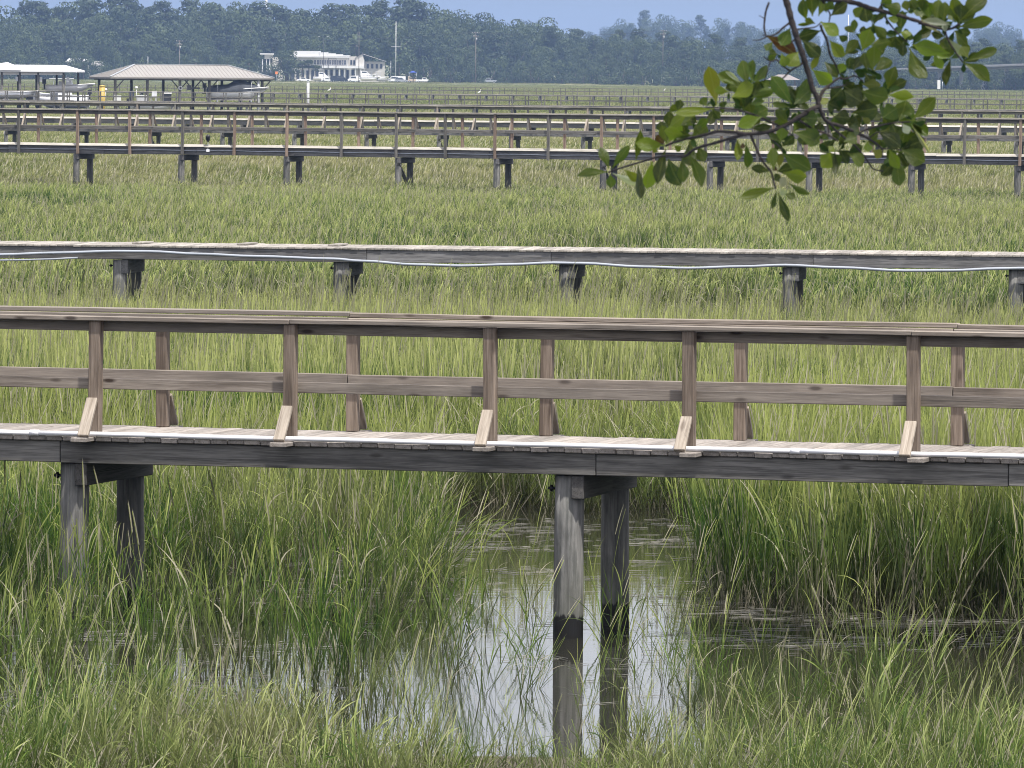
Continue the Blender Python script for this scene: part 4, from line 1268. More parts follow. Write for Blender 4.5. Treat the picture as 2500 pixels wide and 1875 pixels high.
def hull_mesh(Ln, Bm, Ht, keel=0.45, seg=10, rake=.18):
    """lofted boat hull along X, bow at +X, open top closed with a sole"""
    mb = MB(); rows = []
    for i in range(seg + 1):
        t = i / seg
        hw = Bm / 2 * (0.92 + .08 * min(1, t * 4)) * (1 - max(0, (t - .45) / .55) ** 2.1)
        hw = max(hw, .015)
        sh = Ht * (1 + .28 * t ** 2.2)
        kz = Ht * .75 * max(0, (t - .55) / .45) ** 2.4
        x = Ln * t
        xr = x - (Ln * rake * max(0, (t - .6) / .4))
        rows.append([(x, -hw, sh), (x - (x - xr) * .35, -hw * .93, sh * .55 + kz * .25), (x - (x - xr) * .7, -hw * .72, Ht * .22 + kz * .6), (xr, 0, kz), (x - (x - xr) * .7, hw * .72, Ht * .22 + kz * .6), (x - (x - xr) * .35, hw * .93, sh * .55 + kz * .25), (x, hw, sh)])
    b = 0
    for r in rows: mb.v += r
    n = 7
    for i in range(seg):
        for k in range(n - 1):
            a = i * n + k
            mb.f.append((a, a + 1, a + n + 1, a + n)); mb.sm.append(k not in ())
    mb.f.append(tuple(range(n))); mb.sm.append(False)
    # sole a little below the gunwale
    bb = len(mb.v)
    for r in rows: mb.v += [(r[0][0], r[0][1] * .9, r[0][2] - .12), (r[6][0], r[6][1] * .9, r[6][2] - .12)]
    for i in range(seg):
        a = bb + 2 * i; mb.f.append((a, a + 1, a + 3, a + 2)); mb.sm.append(False)
        for s_, o_ in ((0, 0), (6, 1)):
            mb.f.append((i * n + s_, (i + 1) * n + s_, bb + 2 * (i + 1) + o_, bb + 2 * i + o_)); mb.sm.append(False)
    return mb.mesh('hull')
def outboard(root, x, z, mat='black', y=0):
    mb = MB()
    mb.box((x - .18, y, z + .42), (.42, .36, .5)); mb.box((x - .14, y, z - .05), (.2, .14, .7)); mb.box((x - .2, y, z - .42), (.5, .10, .08))
    return mb.build('outboard_motor', M[mat], root)
def boat(name, loc, rz, Ln, Bm, Ht, label, cat='boat', ttop=False, console=True, cabin=False, cover=False, motor='black', hullmat='gelcoat', group=None):
    root = empty(name, loc, rz); tag(root, label, cat, group)
    link('hull', hull_mesh(Ln, Bm, Ht), root, M[hullmat])
    mb = MB()
    pts_l = []; 
    for s in (-1, 1):
        pts = []
        for i in range(11):
            t = i / 10; hw = max(.02, Bm / 2 * (0.92 + .08 * min(1, t * 4)) * (1 - max(0, (t - .45) / .55) ** 2.1)); pts.append((Ln * t, s * hw, Ht * (1 + .28 * t ** 2.2)))
        mb.tube(pts, .05, 6)
    mb.build('gunwale', M['white'], root)
    if console:
        mb = MB(); mb.extrude([(Ln * .40, Ht * .5), (Ln * .56, Ht * .5), (Ln * .53, Ht + .55), (Ln * .43, Ht + .75)], -.38, .38); mb.build('console', M['gelcoat'], root)
        MB().box((Ln * .31, 0, Ht + .1), (.5, .9, .7)).build('seat', M['white'], root)
        mb = MB(); mb.poly([(Ln * .445, -.36, Ht + .72), (Ln * .445, .36, Ht + .72), (Ln * .42, .34, Ht + 1.1), (Ln * .42, -.34, Ht + 1.1)]); mb.build('windscreen', M['glass'], root)
    if ttop:
        mb = MB(); mb.box((Ln * .43, 0, Ht + 1.95), (Ln * .34, Bm * .78, .08)); mb.build('canopy', M['white'], root)
        mb = MB()
        for x_ in (.34, .54):
            for y_ in (-1, 1): mb.tube([(Ln * (x_ + .02), y_ * .42, Ht * .8), (Ln * (x_ - .01), y_ * Bm * .33, Ht + 1.92)], .03, 6)
        mb.build('canopy_frame', M['steel'], root)
    if cabin:
        mb = MB(); mb.extrude([(Ln * .30, Ht * .9), (Ln * .80, Ht * 1.1), (Ln * .68, Ht * 1.1 + .55), (Ln * .56, Ht + 1.55), (Ln * .30, Ht + 1.65)], -Bm * .36, Bm * .36); mb.build('cabin', M['gelcoat'], root)
        mb = MB()
        mb.extrude([(Ln * .34, Ht + .95), (Ln * .575, Ht + .95), (Ln * .545, Ht + 1.4), (Ln * .34, Ht + 1.45)], -Bm * .365, Bm * .365); mb.build('cabin_window', M['glass'], root)
        mb = MB(); mb.box((Ln * .40, 0, Ht + 2.5), (1.8, Bm * .6, .07)); mb.build('canopy', M['white'], root)
        mb = MB()
        for x_ in (.33, .47):
            for y_ in (-1, 1): mb.tube([(Ln * x_, y_ * Bm * .28, Ht + 1.6), (Ln * x_, y_ * Bm * .28, Ht + 2.5)], .03, 6)
        mb.tube([(Ln * .4, 0, Ht + 2.5), (Ln * .38, 0, Ht + 4.2)], .02, 5)
        mb.build('canopy_frame', M['steel'], root)
    if cover:
        mb = MB()
        prof = [(0.0, .05), (.1, .45), (.35, .55), (.52, 1.15), (.58, 1.0), (.8, .35), (.86, .12)]
        V = []
        for t, h in prof:
            hw = max(.05, Bm / 2 * 1.03 * (1 - max(0, (t - .45) / .55) ** 2.1)); sh = Ht * (1 + .28 * t ** 2.2)
            V.append([(Ln * t, -hw, sh - .28), (Ln * t, -hw * 1.02, sh + .03), (Ln * t, -hw * .4, sh + h * .8), (Ln * t, 0, sh + h), (Ln * t, hw * .4, sh + h * .8), (Ln * t, hw * 1.02, sh + .03), (Ln * t, hw, sh - .28)])
        for r in V: mb.v += r
        for i in range(len(V) - 1):
            for k in range(6):
                a = i * 7 + k; mb.f.append((a, a + 1, a + 8, a + 7)); mb.sm.append(True)
        mb.build('boat_cover', M['tarp'], root)
    if motor: outboard(root, 0, Ht, motor)
    return root
def lift(root_label, loc, rz, Ln, Bm, z):
    root = empty('boat_lift', loc, rz); tag(root, root_label, 'boat lift')
    for x_ in (.18, .72):
        mb = MB(); mb.box((Ln * x_, 0, z - .12), (.12, Bm + 1.2, .16)); mb.build('cradle_beam', M['steel'], root)
    for y_ in (-.5, .5):
        mb = MB(); mb.box((Ln * .45, y_ * Bm * .7, z + .02), (Ln * .8, .14, .12)); mb.build('bunk', M['deck_old'], root)
    for x_ in (.18, .72):
        for y_ in (-1, 1):
            MB().tube([(Ln * x_, y_ * (Bm / 2 + .55), z - .1), (Ln * x_, y_ * (Bm / 2 + .55), 3.4)], .012, 5).build('cable', M['steel'], root)
bz = zat(560, 244, 712)
bP = at(503, 240, 712)
boat('motor_boat', (bP.x, bP.y, bz), R(4), 6.7, 2.3, 1.10, 'white motor boat under a dark cover, hoisted beneath the right half of the boathouse', cover=True, console=False)
lift('steel boat lift holding the covered boat under the boathouse roof', (bP.x, bP.y, 0), R(4), 6.7, 2.3, bz)
P = at(216, 220, 770); boat('motor_boat', (P.x, P.y, 0.05), R(172), 7.4, 2.5, 1.5, 'white open boat with a white canopy, between the white roofed shelter and the boathouse', ttop=True)
P = at(318, 262, 700); boat('skiff', (P.x, P.y, .15), R(3), 5.2, 1.9, .75, 'low grey skiff lying below the long ribbed boathouse roof', console=False, hullmat='mesh_grey')
P = at(436, 215, 703)
def life_ring():
    root = MB()
    n, m = 24, 8; Rr, r = .175, .062
    for i in range(n):
        for k in range(m):
            a = 2 * math.pi * i / n; b = 2 * math.pi * k / m
            root.v.append(((Rr + r * math.cos(b)) * math.cos(a), r * math.sin(b), (Rr + r * math.cos(b)) * math.sin(a)))
    for i in range(n):
        for k in range(m):
            root.f.append((i * m + k, ((i + 1) % n) * m + k, ((i + 1) % n) * m + (k + 1) % m, i * m + (k + 1) % m)); root.sm.append(True)
    return root
a = bh_a(435, .75); q = Matrix.Translation((bh0.x, bh0.y, 0)) @ Matrix.Rotation(A21, 4, 'Z')
lp = q @ Vector((a, .75 - .2, zat(435, 215, BHD)))
lr = life_ring().build('life_ring', M['white'], None, Matrix.Translation(lp) @ Matrix.Rotation(.1, 4, 'Z'))
tag(lr, 'white life ring hung on a post of the boathouse', 'life ring')
P = at(249.5, 240, 700)
yp = empty('yellow_piling', (P.x, P.y, 0)); tag(yp, 'thick yellow piling at the left end of the boathouse', 'piling')
yz = zat(250, 209, 700)
MB().tube([(0, 0, -.8), (0, 0, yz - .12)], .31, 18).build('sleeve', M['yellow'], yp)
MB().tube([(0, 0, yz - .12), (0, 0, yz - .02), (0, 0, yz + .05)], [.335, .335, .1], 18).build('cap', M['yellow'], yp)
P = at(752, 240, 690)
gz = zat(752, 199, 690)
gp = empty('grey_piling', (P.x, P.y, 0)); tag(gp, 'tall pale grey piling standing alone right of the boathouse', 'piling')
MB().tube([(0, 0, -.8), (0, 0, gz - .1)], .145, 14).build('sleeve', M['mesh_grey'], gp)
MB().tube([(0, 0, gz - .1), (0, 0, gz)], [.155, .06], 14).build('cap', M['mesh_grey'], gp)
def dock_lamp(px, py, d, label):
    P = at(px, py, d); root = empty('globe_lamp', (P.x, P.y, DECKZ)); tag(root, label, 'lamp')
    h = P.z - DECKZ
    MB().tube([(0, 0, 0), (0, 0, h)], .04, 8).build('stem', M['white'], root)
    MB().ball((0, 0, h + .1), (.17, .17, .13)).build('globe', M['white'], root)
dock_lamp(333, 216, 704, 'white mushroom shaped lamp on the dock below the boathouse roof')
dock_lamp(258, 221, 700, 'small white lamp beside the yellow piling')
def cooler(px, d, w_, h_, mat, name, label, cat, z=DECKZ):
    P = at(px, 250, d); root = empty(name, (P.x, P.y, z)); tag(root, label, cat)
    MB().box((0, 0, h_ * .42), (w_, .55, h_ * .84)).build('body', M[mat], root)
    MB().box((0, -.01, h_ * .93), (w_ + .05, .6, h_ * .14)).build('lid', M['white'], root)
cooler(286, 704.5, .8, .55, 'white', 'dock_box', 'white storage box on the dock beneath the boathouse roof', 'dock box')
cooler(345, 705, 1.1, .6, 'mesh_grey', 'dock_box', 'grey storage box on the dock beneath the boathouse roof', 'dock box')
cooler(408, 705.5, .9, .9, 'black', 'dock_box', 'black storage box on the dock near the life ring', 'dock box')
def chair(px, d, mat, label):
    P = at(px, 250, d); root = empty('dock_chair', (P.x, P.y, DECKZ), random.uniform(-.5, .5)); tag(root, label, 'chair', 'chairs on the boathouse dock')
    MB().box((0, 0, .42), (.55, .5, .06)).build('seat', M[mat], root)
    MB().bar((0, .24, .42), (0, .42, 1.05), .55, .05, (0, -1, .3)).build('backrest', M[mat], root)
    for sx in (-.24, .24):
        for sy in (-.2, .2): MB().box((sx, sy, .2), (.05, .05, .4)).build('leg', M[mat], root)
chair(321, 704.6, 'cardark', 'dark dock chair, left of the pair below the boathouse')
chair(375, 705.2, 'mesh_grey', 'grey dock chair, right of the pair below the boathouse')
cover_m = at(462, 214, 708)
mo = empty('outboard_motor', (cover_m.x, cover_m.y, zat(462, 222, 708))); tag(mo, 'dark outboard motor raised beside a boathouse post', 'outboard motor')
MB().box((0, 0, .35), (.42, .5, .5)).build('cowling', M['black'], mo); MB().box((.6, 0, .3), (1.1, .2, .18)).build('shaft', M['black'], mo)

# the white-roofed shelter at the left edge
def shelter():
    d = 730; S = F / d
    P = at(-150, 170, d)
    root = empty('dock_shelter', (P.x, P.y, 0), R(-3)); tag(root, 'white roofed dock shelter with brown posts at the left edge', 'boathouse')
    Lx = (193 + 150) / S; Ly = 6.0
    ze = zat(60, 171.5, d); zr = zat(90, 158.5, d)
    hip_roof('roof', root, Lx, Ly, 3.2, (152 + 150) / S, ze, zr, M['roofwhite'], fascia=.1, fmat=M['white'])
    # taller hipped part on the left
    mb = MB(); xa, xb = (-130 + 150) / S, (52 + 150) / S; xm = (11 + 150) / S; zp = zat(11, 152, d)
    A, B, C, D, E = (xa, -.15, ze + .02), (xb, -.15, ze + .02), (xb, Ly - .4, ze + .02), (xa, Ly - .4, ze + .02), (xm, Ly / 2, zp)
    for q_ in ((A, B, E), (B, C, E), (C, D, E), (D, A, E), (D, C, B, A)): mb.poly(q_)
    mb.build('roof', M['roofwhite'], root)
    mb = MB(); mb.box((Lx / 2 - .6, .5, zat(60, 178, d)), (Lx - 2.0, .10, .42)); mb.build('eave_beam', M['white'], root)
    for px in (-40, 4, 48, 93, 155):
        MB().tube([((px + 150) / S, .55, -1.0), ((px + 150) / S, .55, ze - .25)], .15, 12).build('post', M['post_old'], root)
    for px in (-20, 30, 75, 125, 178):
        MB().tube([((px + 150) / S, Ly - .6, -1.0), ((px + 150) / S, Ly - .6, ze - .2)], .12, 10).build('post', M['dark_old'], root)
    for px in (20, 70, 122):
        mb = MB(); mb.box(((px + 150) / S, 3, zat(60, 181, d)), (.2, 4.6, .18)); mb.build('hoist_beam', M['steel'], root)
    for px in (41, 100, 166):
        MB().box(((px + 150) / S, .35, zat(60, 193, d)), (.28, .1, .5)).build('electric_box', M['mesh_grey'], root)
shelter()
dock_platform('timber dock under the white roofed shelter', -160, 175, 729, 2.0, R(-3), 1.2)
P = at(112, 214, 733); boat('motor_boat', (P.x, P.y, zat(130, 226, 733)), R(0), 5.4, 2.1, .8, 'pale motor boat hoisted under the white roofed shelter', console=True)
P = at(-6, 240, 722); boat('motor_boat', (P.x, P.y, zat(0, 241, 722)), R(-2), 4.4 / 1.0, 1.9, .7, 'white boat hull poking in at the left edge below the white roofed shelter', console=False, motor=None)
for px, d, lb, mt in ((14, 731, 'white bin on the dock under the white roofed shelter', 'white'), (72, 731.5, 'dark crate on the dock under the white roofed shelter', 'black'), (132, 732, 'grey chest on the dock under the white roofed shelter', 'mesh_grey')):
    cooler(px, d, .8, .9, mt, 'dock_box', lb, 'dock box', 1.2)

# ------------------------------------------------------------------ the far shore
SHZ = 0.70
def wall_box(mb, x0, x1, y0, y1, z0, z1): mb.box(((x0 + x1) / 2, (y0 + y1) / 2, (z0 + z1) / 2), (x1 - x0, y1 - y0, z1 - z0)); return mb
def restaurant():
    d = 2345.0; S = F / d
    X = lambda px: (px - 707) / S
    P = at(707, 180, d)
    Z = lambda py: zat(760, py, d)
    root = empty('restaurant', (P.x, P.y, 0), 0); tag(root, 'large white two storey restaurant with porches and rows of windows on the far shore', 'building')
    g = SHZ
    wall_box(MB(), X(707), X(850), 0, 14, Z(160), Z(135)).build('wall', M['cream'], root)
    # stepped flat parapets
    for i, (a, b, t) in enumerate(((715, 780, 124.5), (780.5, 799, 127.5), (799.5, 817, 129.8), (817.5, 835, 132), (835.5, 853, 134.5))):
        wall_box(MB(), X(a), X(b), -.6, 14.5 - i * .5, Z(136.5), Z(t)).build('parapet', M['white'], root)
    wall_box(MB(), X(705), X(853), -1.2, 0, Z(140), Z(137.2)).build('eave', M['white'], root)
    for px in list(range(715, 772, 9)) + list(range(776, 848, 6)):
        f = wall_box(MB(), X(px) - .30, X(px) + .30, -.08, 0.02, Z(157.5), Z(146.5)).build('window', M['glass'], root)
        mb = MB(); mb.box((X(px), -.10, Z(157.8)), (.8, .1, .1)); mb.box((X(px), -.1, Z(152)), (.06, .06, 1.5)); mb.build('sash', M['white'], f)
    # first floor gallery roof, ground floor on posts
    wall_box(MB(), X(786), X(889), -3.2, 0.5, Z(166), Z(160)).build('porch_roof', M['white'], root)
    wall_box(MB(), X(712), X(885), 1.0, 13, g, Z(166)).build('ground_floor', M['cream'], root)
    for px in range(790, 890, 13):
        wall_box(MB(), X(px) - .14, X(px) + .14, -3.0, -2.7, g, Z(166)).build('porch_post', M['white'], root)
    for px in range(715, 786, 12):
        wall_box(MB(), X(px) - .5, X(px) + .5, .9, 1.05, g + .8, Z(172)).build('window', M['glass'], root)
    for px in range(796, 884, 13):
        wall_box(MB(), X(px) - .42, X(px) + .42, .9, 1.05, g + .6, Z(170)).build('window', M['glass'], root)
    # balcony frame
    mb = MB()
    for a, b in (((802, 142), (802, 182)), ((821, 142), (821, 182)), ((802, 143), (821, 143))):
        mb.bar((X(a[0]), -3.4, Z(a[1])), (X(b[0]), -3.4, Z(b[1])), .14, .14, (0, -1, 0))
    mb.build('balcony_frame', M['iron'], root)
    # right wing: link and gabled house
    wall_box(MB(), X(850) + .01, X(876), 3, 12, g, Z(137)).build('wall', M['cream'], root)
    for px in (857, 864, 871):
        wall_box(MB(), X(px) - .35, X(px) + .35, 2.9, 3.02, Z(157), Z(146)).build('window', M['glass'], root)
    mb = MB()
    a, b, m = X(868), X(889), X(884)
    mb.extrude([(a, g), (b, g), (b, Z(147)), (m, Z(131)), (a, Z(140))], -.5, 9); mb.build('wall', M['cream'], root)
    mb = MB()
    mb.poly([(m, -.9, Z(130.2)), (X(942), 3, Z(148.5)), (X(942), 9, Z(148.5)), (m, 9.2, Z(130.2))]); mb.poly([(m, -.9, Z(131)), (m, 9.2, Z(131)), (X(942), 9, Z(149.3)), (X(942), 3, Z(149.3))])
    mb.poly([(m, -.9, Z(130.2)), (m, -.9, Z(131)), (X(942), 3, Z(149.3)), (X(942), 3, Z(148.5))])
    mb.poly([(m, -.9, Z(130.2)), (m, 9.2, Z(130.2)), (X(866), 9.2, Z(140.5)), (X(866), -.9, Z(140.5))])
    mb.build('roof', M['shingle'], root)
    wall_box(MB(), X(889) + .01, X(938), 3.4, 8.5, g, Z(149)).build('wall', M['cream'], root)
    for px in (897, 908, 919, 930): wall_box(MB(), X(px) - .4, X(px) + .4, 3.3, 3.42, Z(166), Z(155)).build('window', M['glass'], root)
    # left wing
    wall_box(MB(), X(645), X(664), 2, 10, Z(145), Z(134)).build('wall', M['cream'], root)
    wall_box(MB(), X(634), X(666), 1.4, 10.6, Z(134), Z(131)).build('roof', M['white'], root)
    wall_box(MB(), X(664.5), X(690), 3, 10, g, Z(140)).build('wall', M['cream'], root)
    for px in (640, 650, 658): wall_box(MB(), X(px) - .15, X(px) + .15, 2.2, 2.5, g, Z(145)).build('post', M['white'], root)
restaurant()
def house(px0, px1, py_e, py_r, d, label, wallm, roofm, ridge_in=.25, base_py=192):
    S = F / d; P = at(px0, 180, d); root = empty('house', (P.x, P.y, 0)); tag(root, label, 'building')
    Lx = (px1 - px0) / S; ze = zat((px0 + px1) / 2, py_e, d); zr = zat((px0 + px1) / 2, py_r, d)
    wall_box(MB(), .5, Lx - .5, .5, 8.5, SHZ, ze - .2).build('wall', M[wallm], root)
    hip_roof('roof', root, Lx, 9, Lx * ridge_in, Lx * (1 - ridge_in), ze, zr, M[roofm], fascia=.2, fmat=M['white'])
    n = max(2, int(Lx / 2.2))
    for k in range(n): wall_box(MB(), 1 + k * (Lx - 2) / n + .3, 1 + k * (Lx - 2) / n + 1.2, .42, .52, ze - 2.2, ze - .8).build('window', M['glass'], root)
house(160, 217, 150, 142, 2420, 'white house with a flat pale roof among the trees at the far left', 'cream', 'roofwhite', .12)
house(212, 262, 163, 149, 2400, 'low house with a sloping pale roof just left of the boathouse', 'cream', 'roofmetal', .3)

def car(px, d, Ln, label, mat, kind='suv', face=1, cat='car', z=SHZ):
    x = xat(px, d, z + 1)
    root = empty('parked_car' if cat == 'car' else 'parked_' + cat.replace(' ', '_'), (x, d, z), 0 if face > 0 else math.pi)
    tag(root, label, cat, 'vehicles parked on the far shore')
    h = Ln / 2; W_ = .92
    P = {'suv': [(-h, .45), (-h, 1.0), (-h * .95, 1.62), (-h * .8, 1.78), (h * .12, 1.74), (h * .42, 1.12), (h * .92, 1.0), (h, .8), (h, .40)],
         'sedan': [(-h, .42), (-h, .92), (-h * .62, 1.0), (-h * .34, 1.42), (h * .12, 1.44), (h * .45, 1.0), (h * .95, .86), (h, .4)],
         'pickup': [(-h, .5), (-h, 1.15), (-h * .18, 1.15), (-h * .14, 1.8), (h * .28, 1.8), (h * .48, 1.2), (h * .95, 1.12), (h, .5)],
         'van': [(-h, .45), (-h, 2.2), (h * .45, 2.25), (h * .72, 1.35), (h * .98, 1.1), (h, .45)]}[kind]
    mb = MB(); mb.extrude(P, -W_, W_); b = mb.mesh('body')
    bm = bmesh.new(); bm.from_mesh(b); bmesh.ops.bevel(bm, geom=[e for e in bm.edges], offset=.06, segments=2, affect='EDGES'); bm.to_mesh(b); bm.free()
    link('body', b, root, M[mat])
    gl = {'suv': [(-h * .88, 1.12), (-h * .86, 1.6), (h * .08, 1.6), (h * .34, 1.14)], 'sedan': [(-h * .5, 1.04), (-h * .3, 1.34), (h * .1, 1.36), (h * .38, 1.02)],
          'pickup': [(-h * .1, 1.25), (-h * .1, 1.68), (h * .25, 1.68), (h * .42, 1.25)], 'van': [(-h * .2, 1.35), (-h * .2, 2.0), (h * .42, 2.02), (h * .64, 1.4)]}[kind]
    MB().extrude(gl, -W_ - .012, W_ + .012).build('side_windows', M['glass'], root)
    for sx in (-.62, .62):
        for sy in (-1, 1):
            wo_ = MB().tube([(h * sx, sy * (W_ - .2), .36), (h * sx, sy * (W_ + .03), .36)], .36, 14).build('wheel', M['tyre'], root)
            MB().tube([(h * sx, sy * (W_ + .035), .36), (h * sx, sy * (W_ + .045), .36)], .2, 10).build('rim', M['steel'], wo_)
    for sy in (-.62, .62):
        MB().box((h - .01, sy, .78), (.06, .36, .16)).build('headlight', M['white'], root)
        MB().box((-h + .01, sy, .9), (.06, .2, .24)).build('taillight', M['orange'], root)
car(742, 2288, 4.7, 'white hatchback parked at the marsh edge, left of the white cabin boat', 'carwhite', 'sedan', 1)
car(828, 2286, 6.0, 'black van parked below the restaurant porch', 'cardark', 'van', 1, 'van')
car(800, 2292, 4.6, 'white car half hidden behind the lamp post below the restaurant', 'carwhite', 'sedan', 1)
car(866, 2300, 4.9, 'white van parked just right of the black van', 'carwhite', 'van', -1, 'van')
car(967, 2300, 6.6, 'large white van below the tall white mast', 'carwhite', 'van', -1, 'van')
car(980, 2284, 4.6, 'silver sport utility car in front of the large white van', 'carsilver', 'suv', 1)
car(1034, 2290, 5.4, 'white pickup truck parked right of the small round palm', 'carwhite', 'pickup', 1, 'pickup truck')
car(1194, 2290, 5.6, 'silver pickup truck alone among the bushes right of the utility pole', 'carsilver', 'pickup', -1, 'pickup truck')
car(1008, 2306, 3.4, 'small tan camper beside the round palm', 'tan', 'van', 1, 'camper')
P = at(655, 190, 2330); boat('covered_boat', (xat(635, 2330), 2330, zat(650, 190, 2330)), 0, 6.8, 2.5, 1.5, 'dark boat under a black cover on the rise left of the round dark tree', cover=True, console=False, hullmat='tarp', motor=None, group='boats ashore')
boat('cabin_boat', (xat(764, 2294), 2294, SHZ + .5), 0, 6.6, 2.6, 1.3, 'white cabin boat on a trailer, left of the slim lamp post', cabin=True, console=False, group='boats ashore')
boat('console_boat', (xat(880, 2290), 2290, SHZ + .6), 0, 7.0, 2.5, 1.1, 'white open boat with a canopy, on a trailer right of the thin dark pole', ttop=True, group='boats ashore')
boat('console_boat', (xat(903, 2296), 2296, SHZ + .7), R(8), 6.6, 2.4, 1.1, 'white open boat, rightmost of the two with canopies ashore', ttop=True, group='boats ashore')
boat('cabin_boat', (xat(866, 2312), 2312, SHZ + .7), 0, 7.4, 2.6, 1.6, 'white cabin boat standing behind the white vans', cabin=True, console=False, group='boats ashore')
boat('skiff', (xat(922, 2286), 2286, SHZ + .4), 0, 4.6, 1.8, .7, 'small grey skiff ashore in front of the dark hedge', console=False, hullmat='mesh_grey', group='boats ashore')

def pole(px, py_top, py_base, d, label, cat, kind, r=.15, mat='polewood'):
    x = xat(px, d, 4); zt = zat(px, py_top, d); z0 = SHZ if py_base is None else zat(px, py_base, d)
    root = empty({'utility': 'utility_pole', 'lamp': 'lamp_post', 'mast': 'flag_mast', 'plain': 'pole'}[kind], (x, d, z0)); tag(root, label, cat)
    h = zt - z0
    MB().tube([(0, 0, -.3), (0, 0, h * .5), (0, 0, h)], [r, r * .85, r * .65], 8).build('pole', M[mat], root)
    if kind == 'utility':
        for k, zz in enumerate((h - .35, h - 1.5)[:2]):
            MB().box((0, -r, zz), (2.6 - .6 * k, .12, .14)).build('crossarm', M['polewood'], root)
            for xx in (-1.1, -.5, .5, 1.1):
                MB().tube([(xx * (1 - .25 * k), -r, zz + .07), (xx * (1 - .25 * k), -r, zz + .30)], .05, 6).build('insulator', M['white'], root)
        MB().tube([(.3, -.25, h - 2.9), (.3, -.25, h - 2.0)], .2, 8).build('transformer', M['mesh_grey'], root)
    if kind == 'lamp':
        for sg in (-1, 1):
            MB().bar((0, 0, h - .1), (sg * 1.3, 0, h + .15), .08, .08).build('arm', M['iron'], root)
            MB().box((sg * 1.5, 0, h + .12), (.7, .3, .14)).build('lamp_head', M['mesh_grey'], root)
    if kind == 'mast':
        MB().box((0, 0, h - (zt - zat(px, 114, d))), (3.2, .1, .1)).build('yardarm', M['white'], root)
        MB().ball((0, 0, h), .16, 8, 6).build('finial', M['white'], root)
    return x, d, zt
u1 = pole(438, 98, 186, 2320, 'utility pole with crossarms rising behind the boathouse roof', 'utility pole', 'utility', .17)
u2 = pole(1161, 78, 201, 2290, 'tall utility pole standing left of the silver pickup truck', 'utility pole', 'utility', .17)
u3 = pole(1618, 73, 160, 2300, 'utility pole with crossarms above the dark trees, left of the oak branch', 'utility pole', 'utility', .17)
pole(789, 90, 203, 2283, 'slim lamp post with two arms in front of the restaurant', 'lamp post', 'lamp', .11, 'iron')
pole(876, 77, 203, 2281, 'thin dark pole without arms in front of the restaurant', 'pole', 'plain', .13, 'polewood')
pole(966, 54, 184, 2310, 'tall white mast with a short yardarm', 'mast', 'mast', .15, 'white')
pole(954, 150, 190, 2318, 'short grey pole just left of the white mast', 'pole', 'plain', .09, 'steel')
pole(361, 138, 172, 2330, 'short pale pole peeping over the boathouse roof', 'pole', 'plain', .12, 'white')
pole(215, 160, 190, 2322, 'short pale pole beside the low house', 'pole', 'plain', .08, 'white')
pole(2070, 36, 180, 2900, 'distant thin antenna mast behind the oak branch', 'mast', 'plain', .2, 'steel')
def wires(a, b, label):
    mb = MB()
    for off in (-1.1, .5, 1.1):
        pts = []
        for i in range(13):
            t = i / 12; p = Vector(a).lerp(Vector(b), t); pts.append((p.x + off, p.y - .17, p.z - .1 - 6 * t * (1 - t)))
        mb.tube(pts, .018, 4)
    o = mb.build('power_line', M['iron']); tag(o, label, 'power line')
wires(u1, u2, 'power lines strung between the two left utility poles')
wires(u2, u3, 'power lines strung between the two right utility poles')
# radio tower beyond the trees: only its foot shows at the top edge
def tower():
    d = 2680; root = empty('tower', (xat(650, d, 30), d, 0)); tag(root, 'slim blue grey tower rising above the trees at the top edge', 'tower')
    MB().tube([(0, 0, 0), (0, 0, 20), (0, 0, 46)], [.75, .65, .5], 12).build('shaft', M['steel'], root)
    for z in (30, 36, 42): MB().tube([(0, 0, z), (0, 0, z + .3)], .85, 12).build('collar', M['steel'], root)
tower()
def sign():
    d = 2320; x = xat(675, d, 4); root = empty('road_sign', (x, d, SHZ)); tag(root, 'orange road sign on a post left of the round dark tree', 'sign')
    zc = zat(675, 178, d) - SHZ
    MB().tube([(0, 0, 0), (0, 0, zc)], .06, 6).build('post', M['steel'], root)
    MB().box((0, -.08, zc), (.9, .03, .9), 0, Matrix.Translation((0, 0, 0))).build('panel', M['orange'], root)
sign()
def canopy():
    d = 2302; x = xat(1008, d, 3); root = empty('blue_canopy', (x, d, SHZ)); tag(root, 'blue sun canopy above the round palm and tan camper', 'canopy')
    zc = zat(1008, 177, d) - SHZ
    mb = MB(); mb.poly([(-1.4, -1.2, zc), (1.4, -1.2, zc), (0, 0, zc + .6)]); mb.poly([(1.4, -1.2, zc), (1.4, 1.2, zc), (0, 0, zc + .6)]); mb.poly([(1.4, 1.2, zc), (-1.4, 1.2, zc), (0, 0, zc + .6)]); mb.poly([(-1.4, 1.2, zc), (-1.4, -1.2, zc), (0, 0, zc + .6)])
    mb.build('canvas', M['blue'], root)
    for sx in (-1.3, 1.3):
        for sy in (-1.1, 1.1): MB().tube([(sx, sy, 0), (sx, sy, zc)], .04, 6).build('leg', M['steel'], root)
canopy()
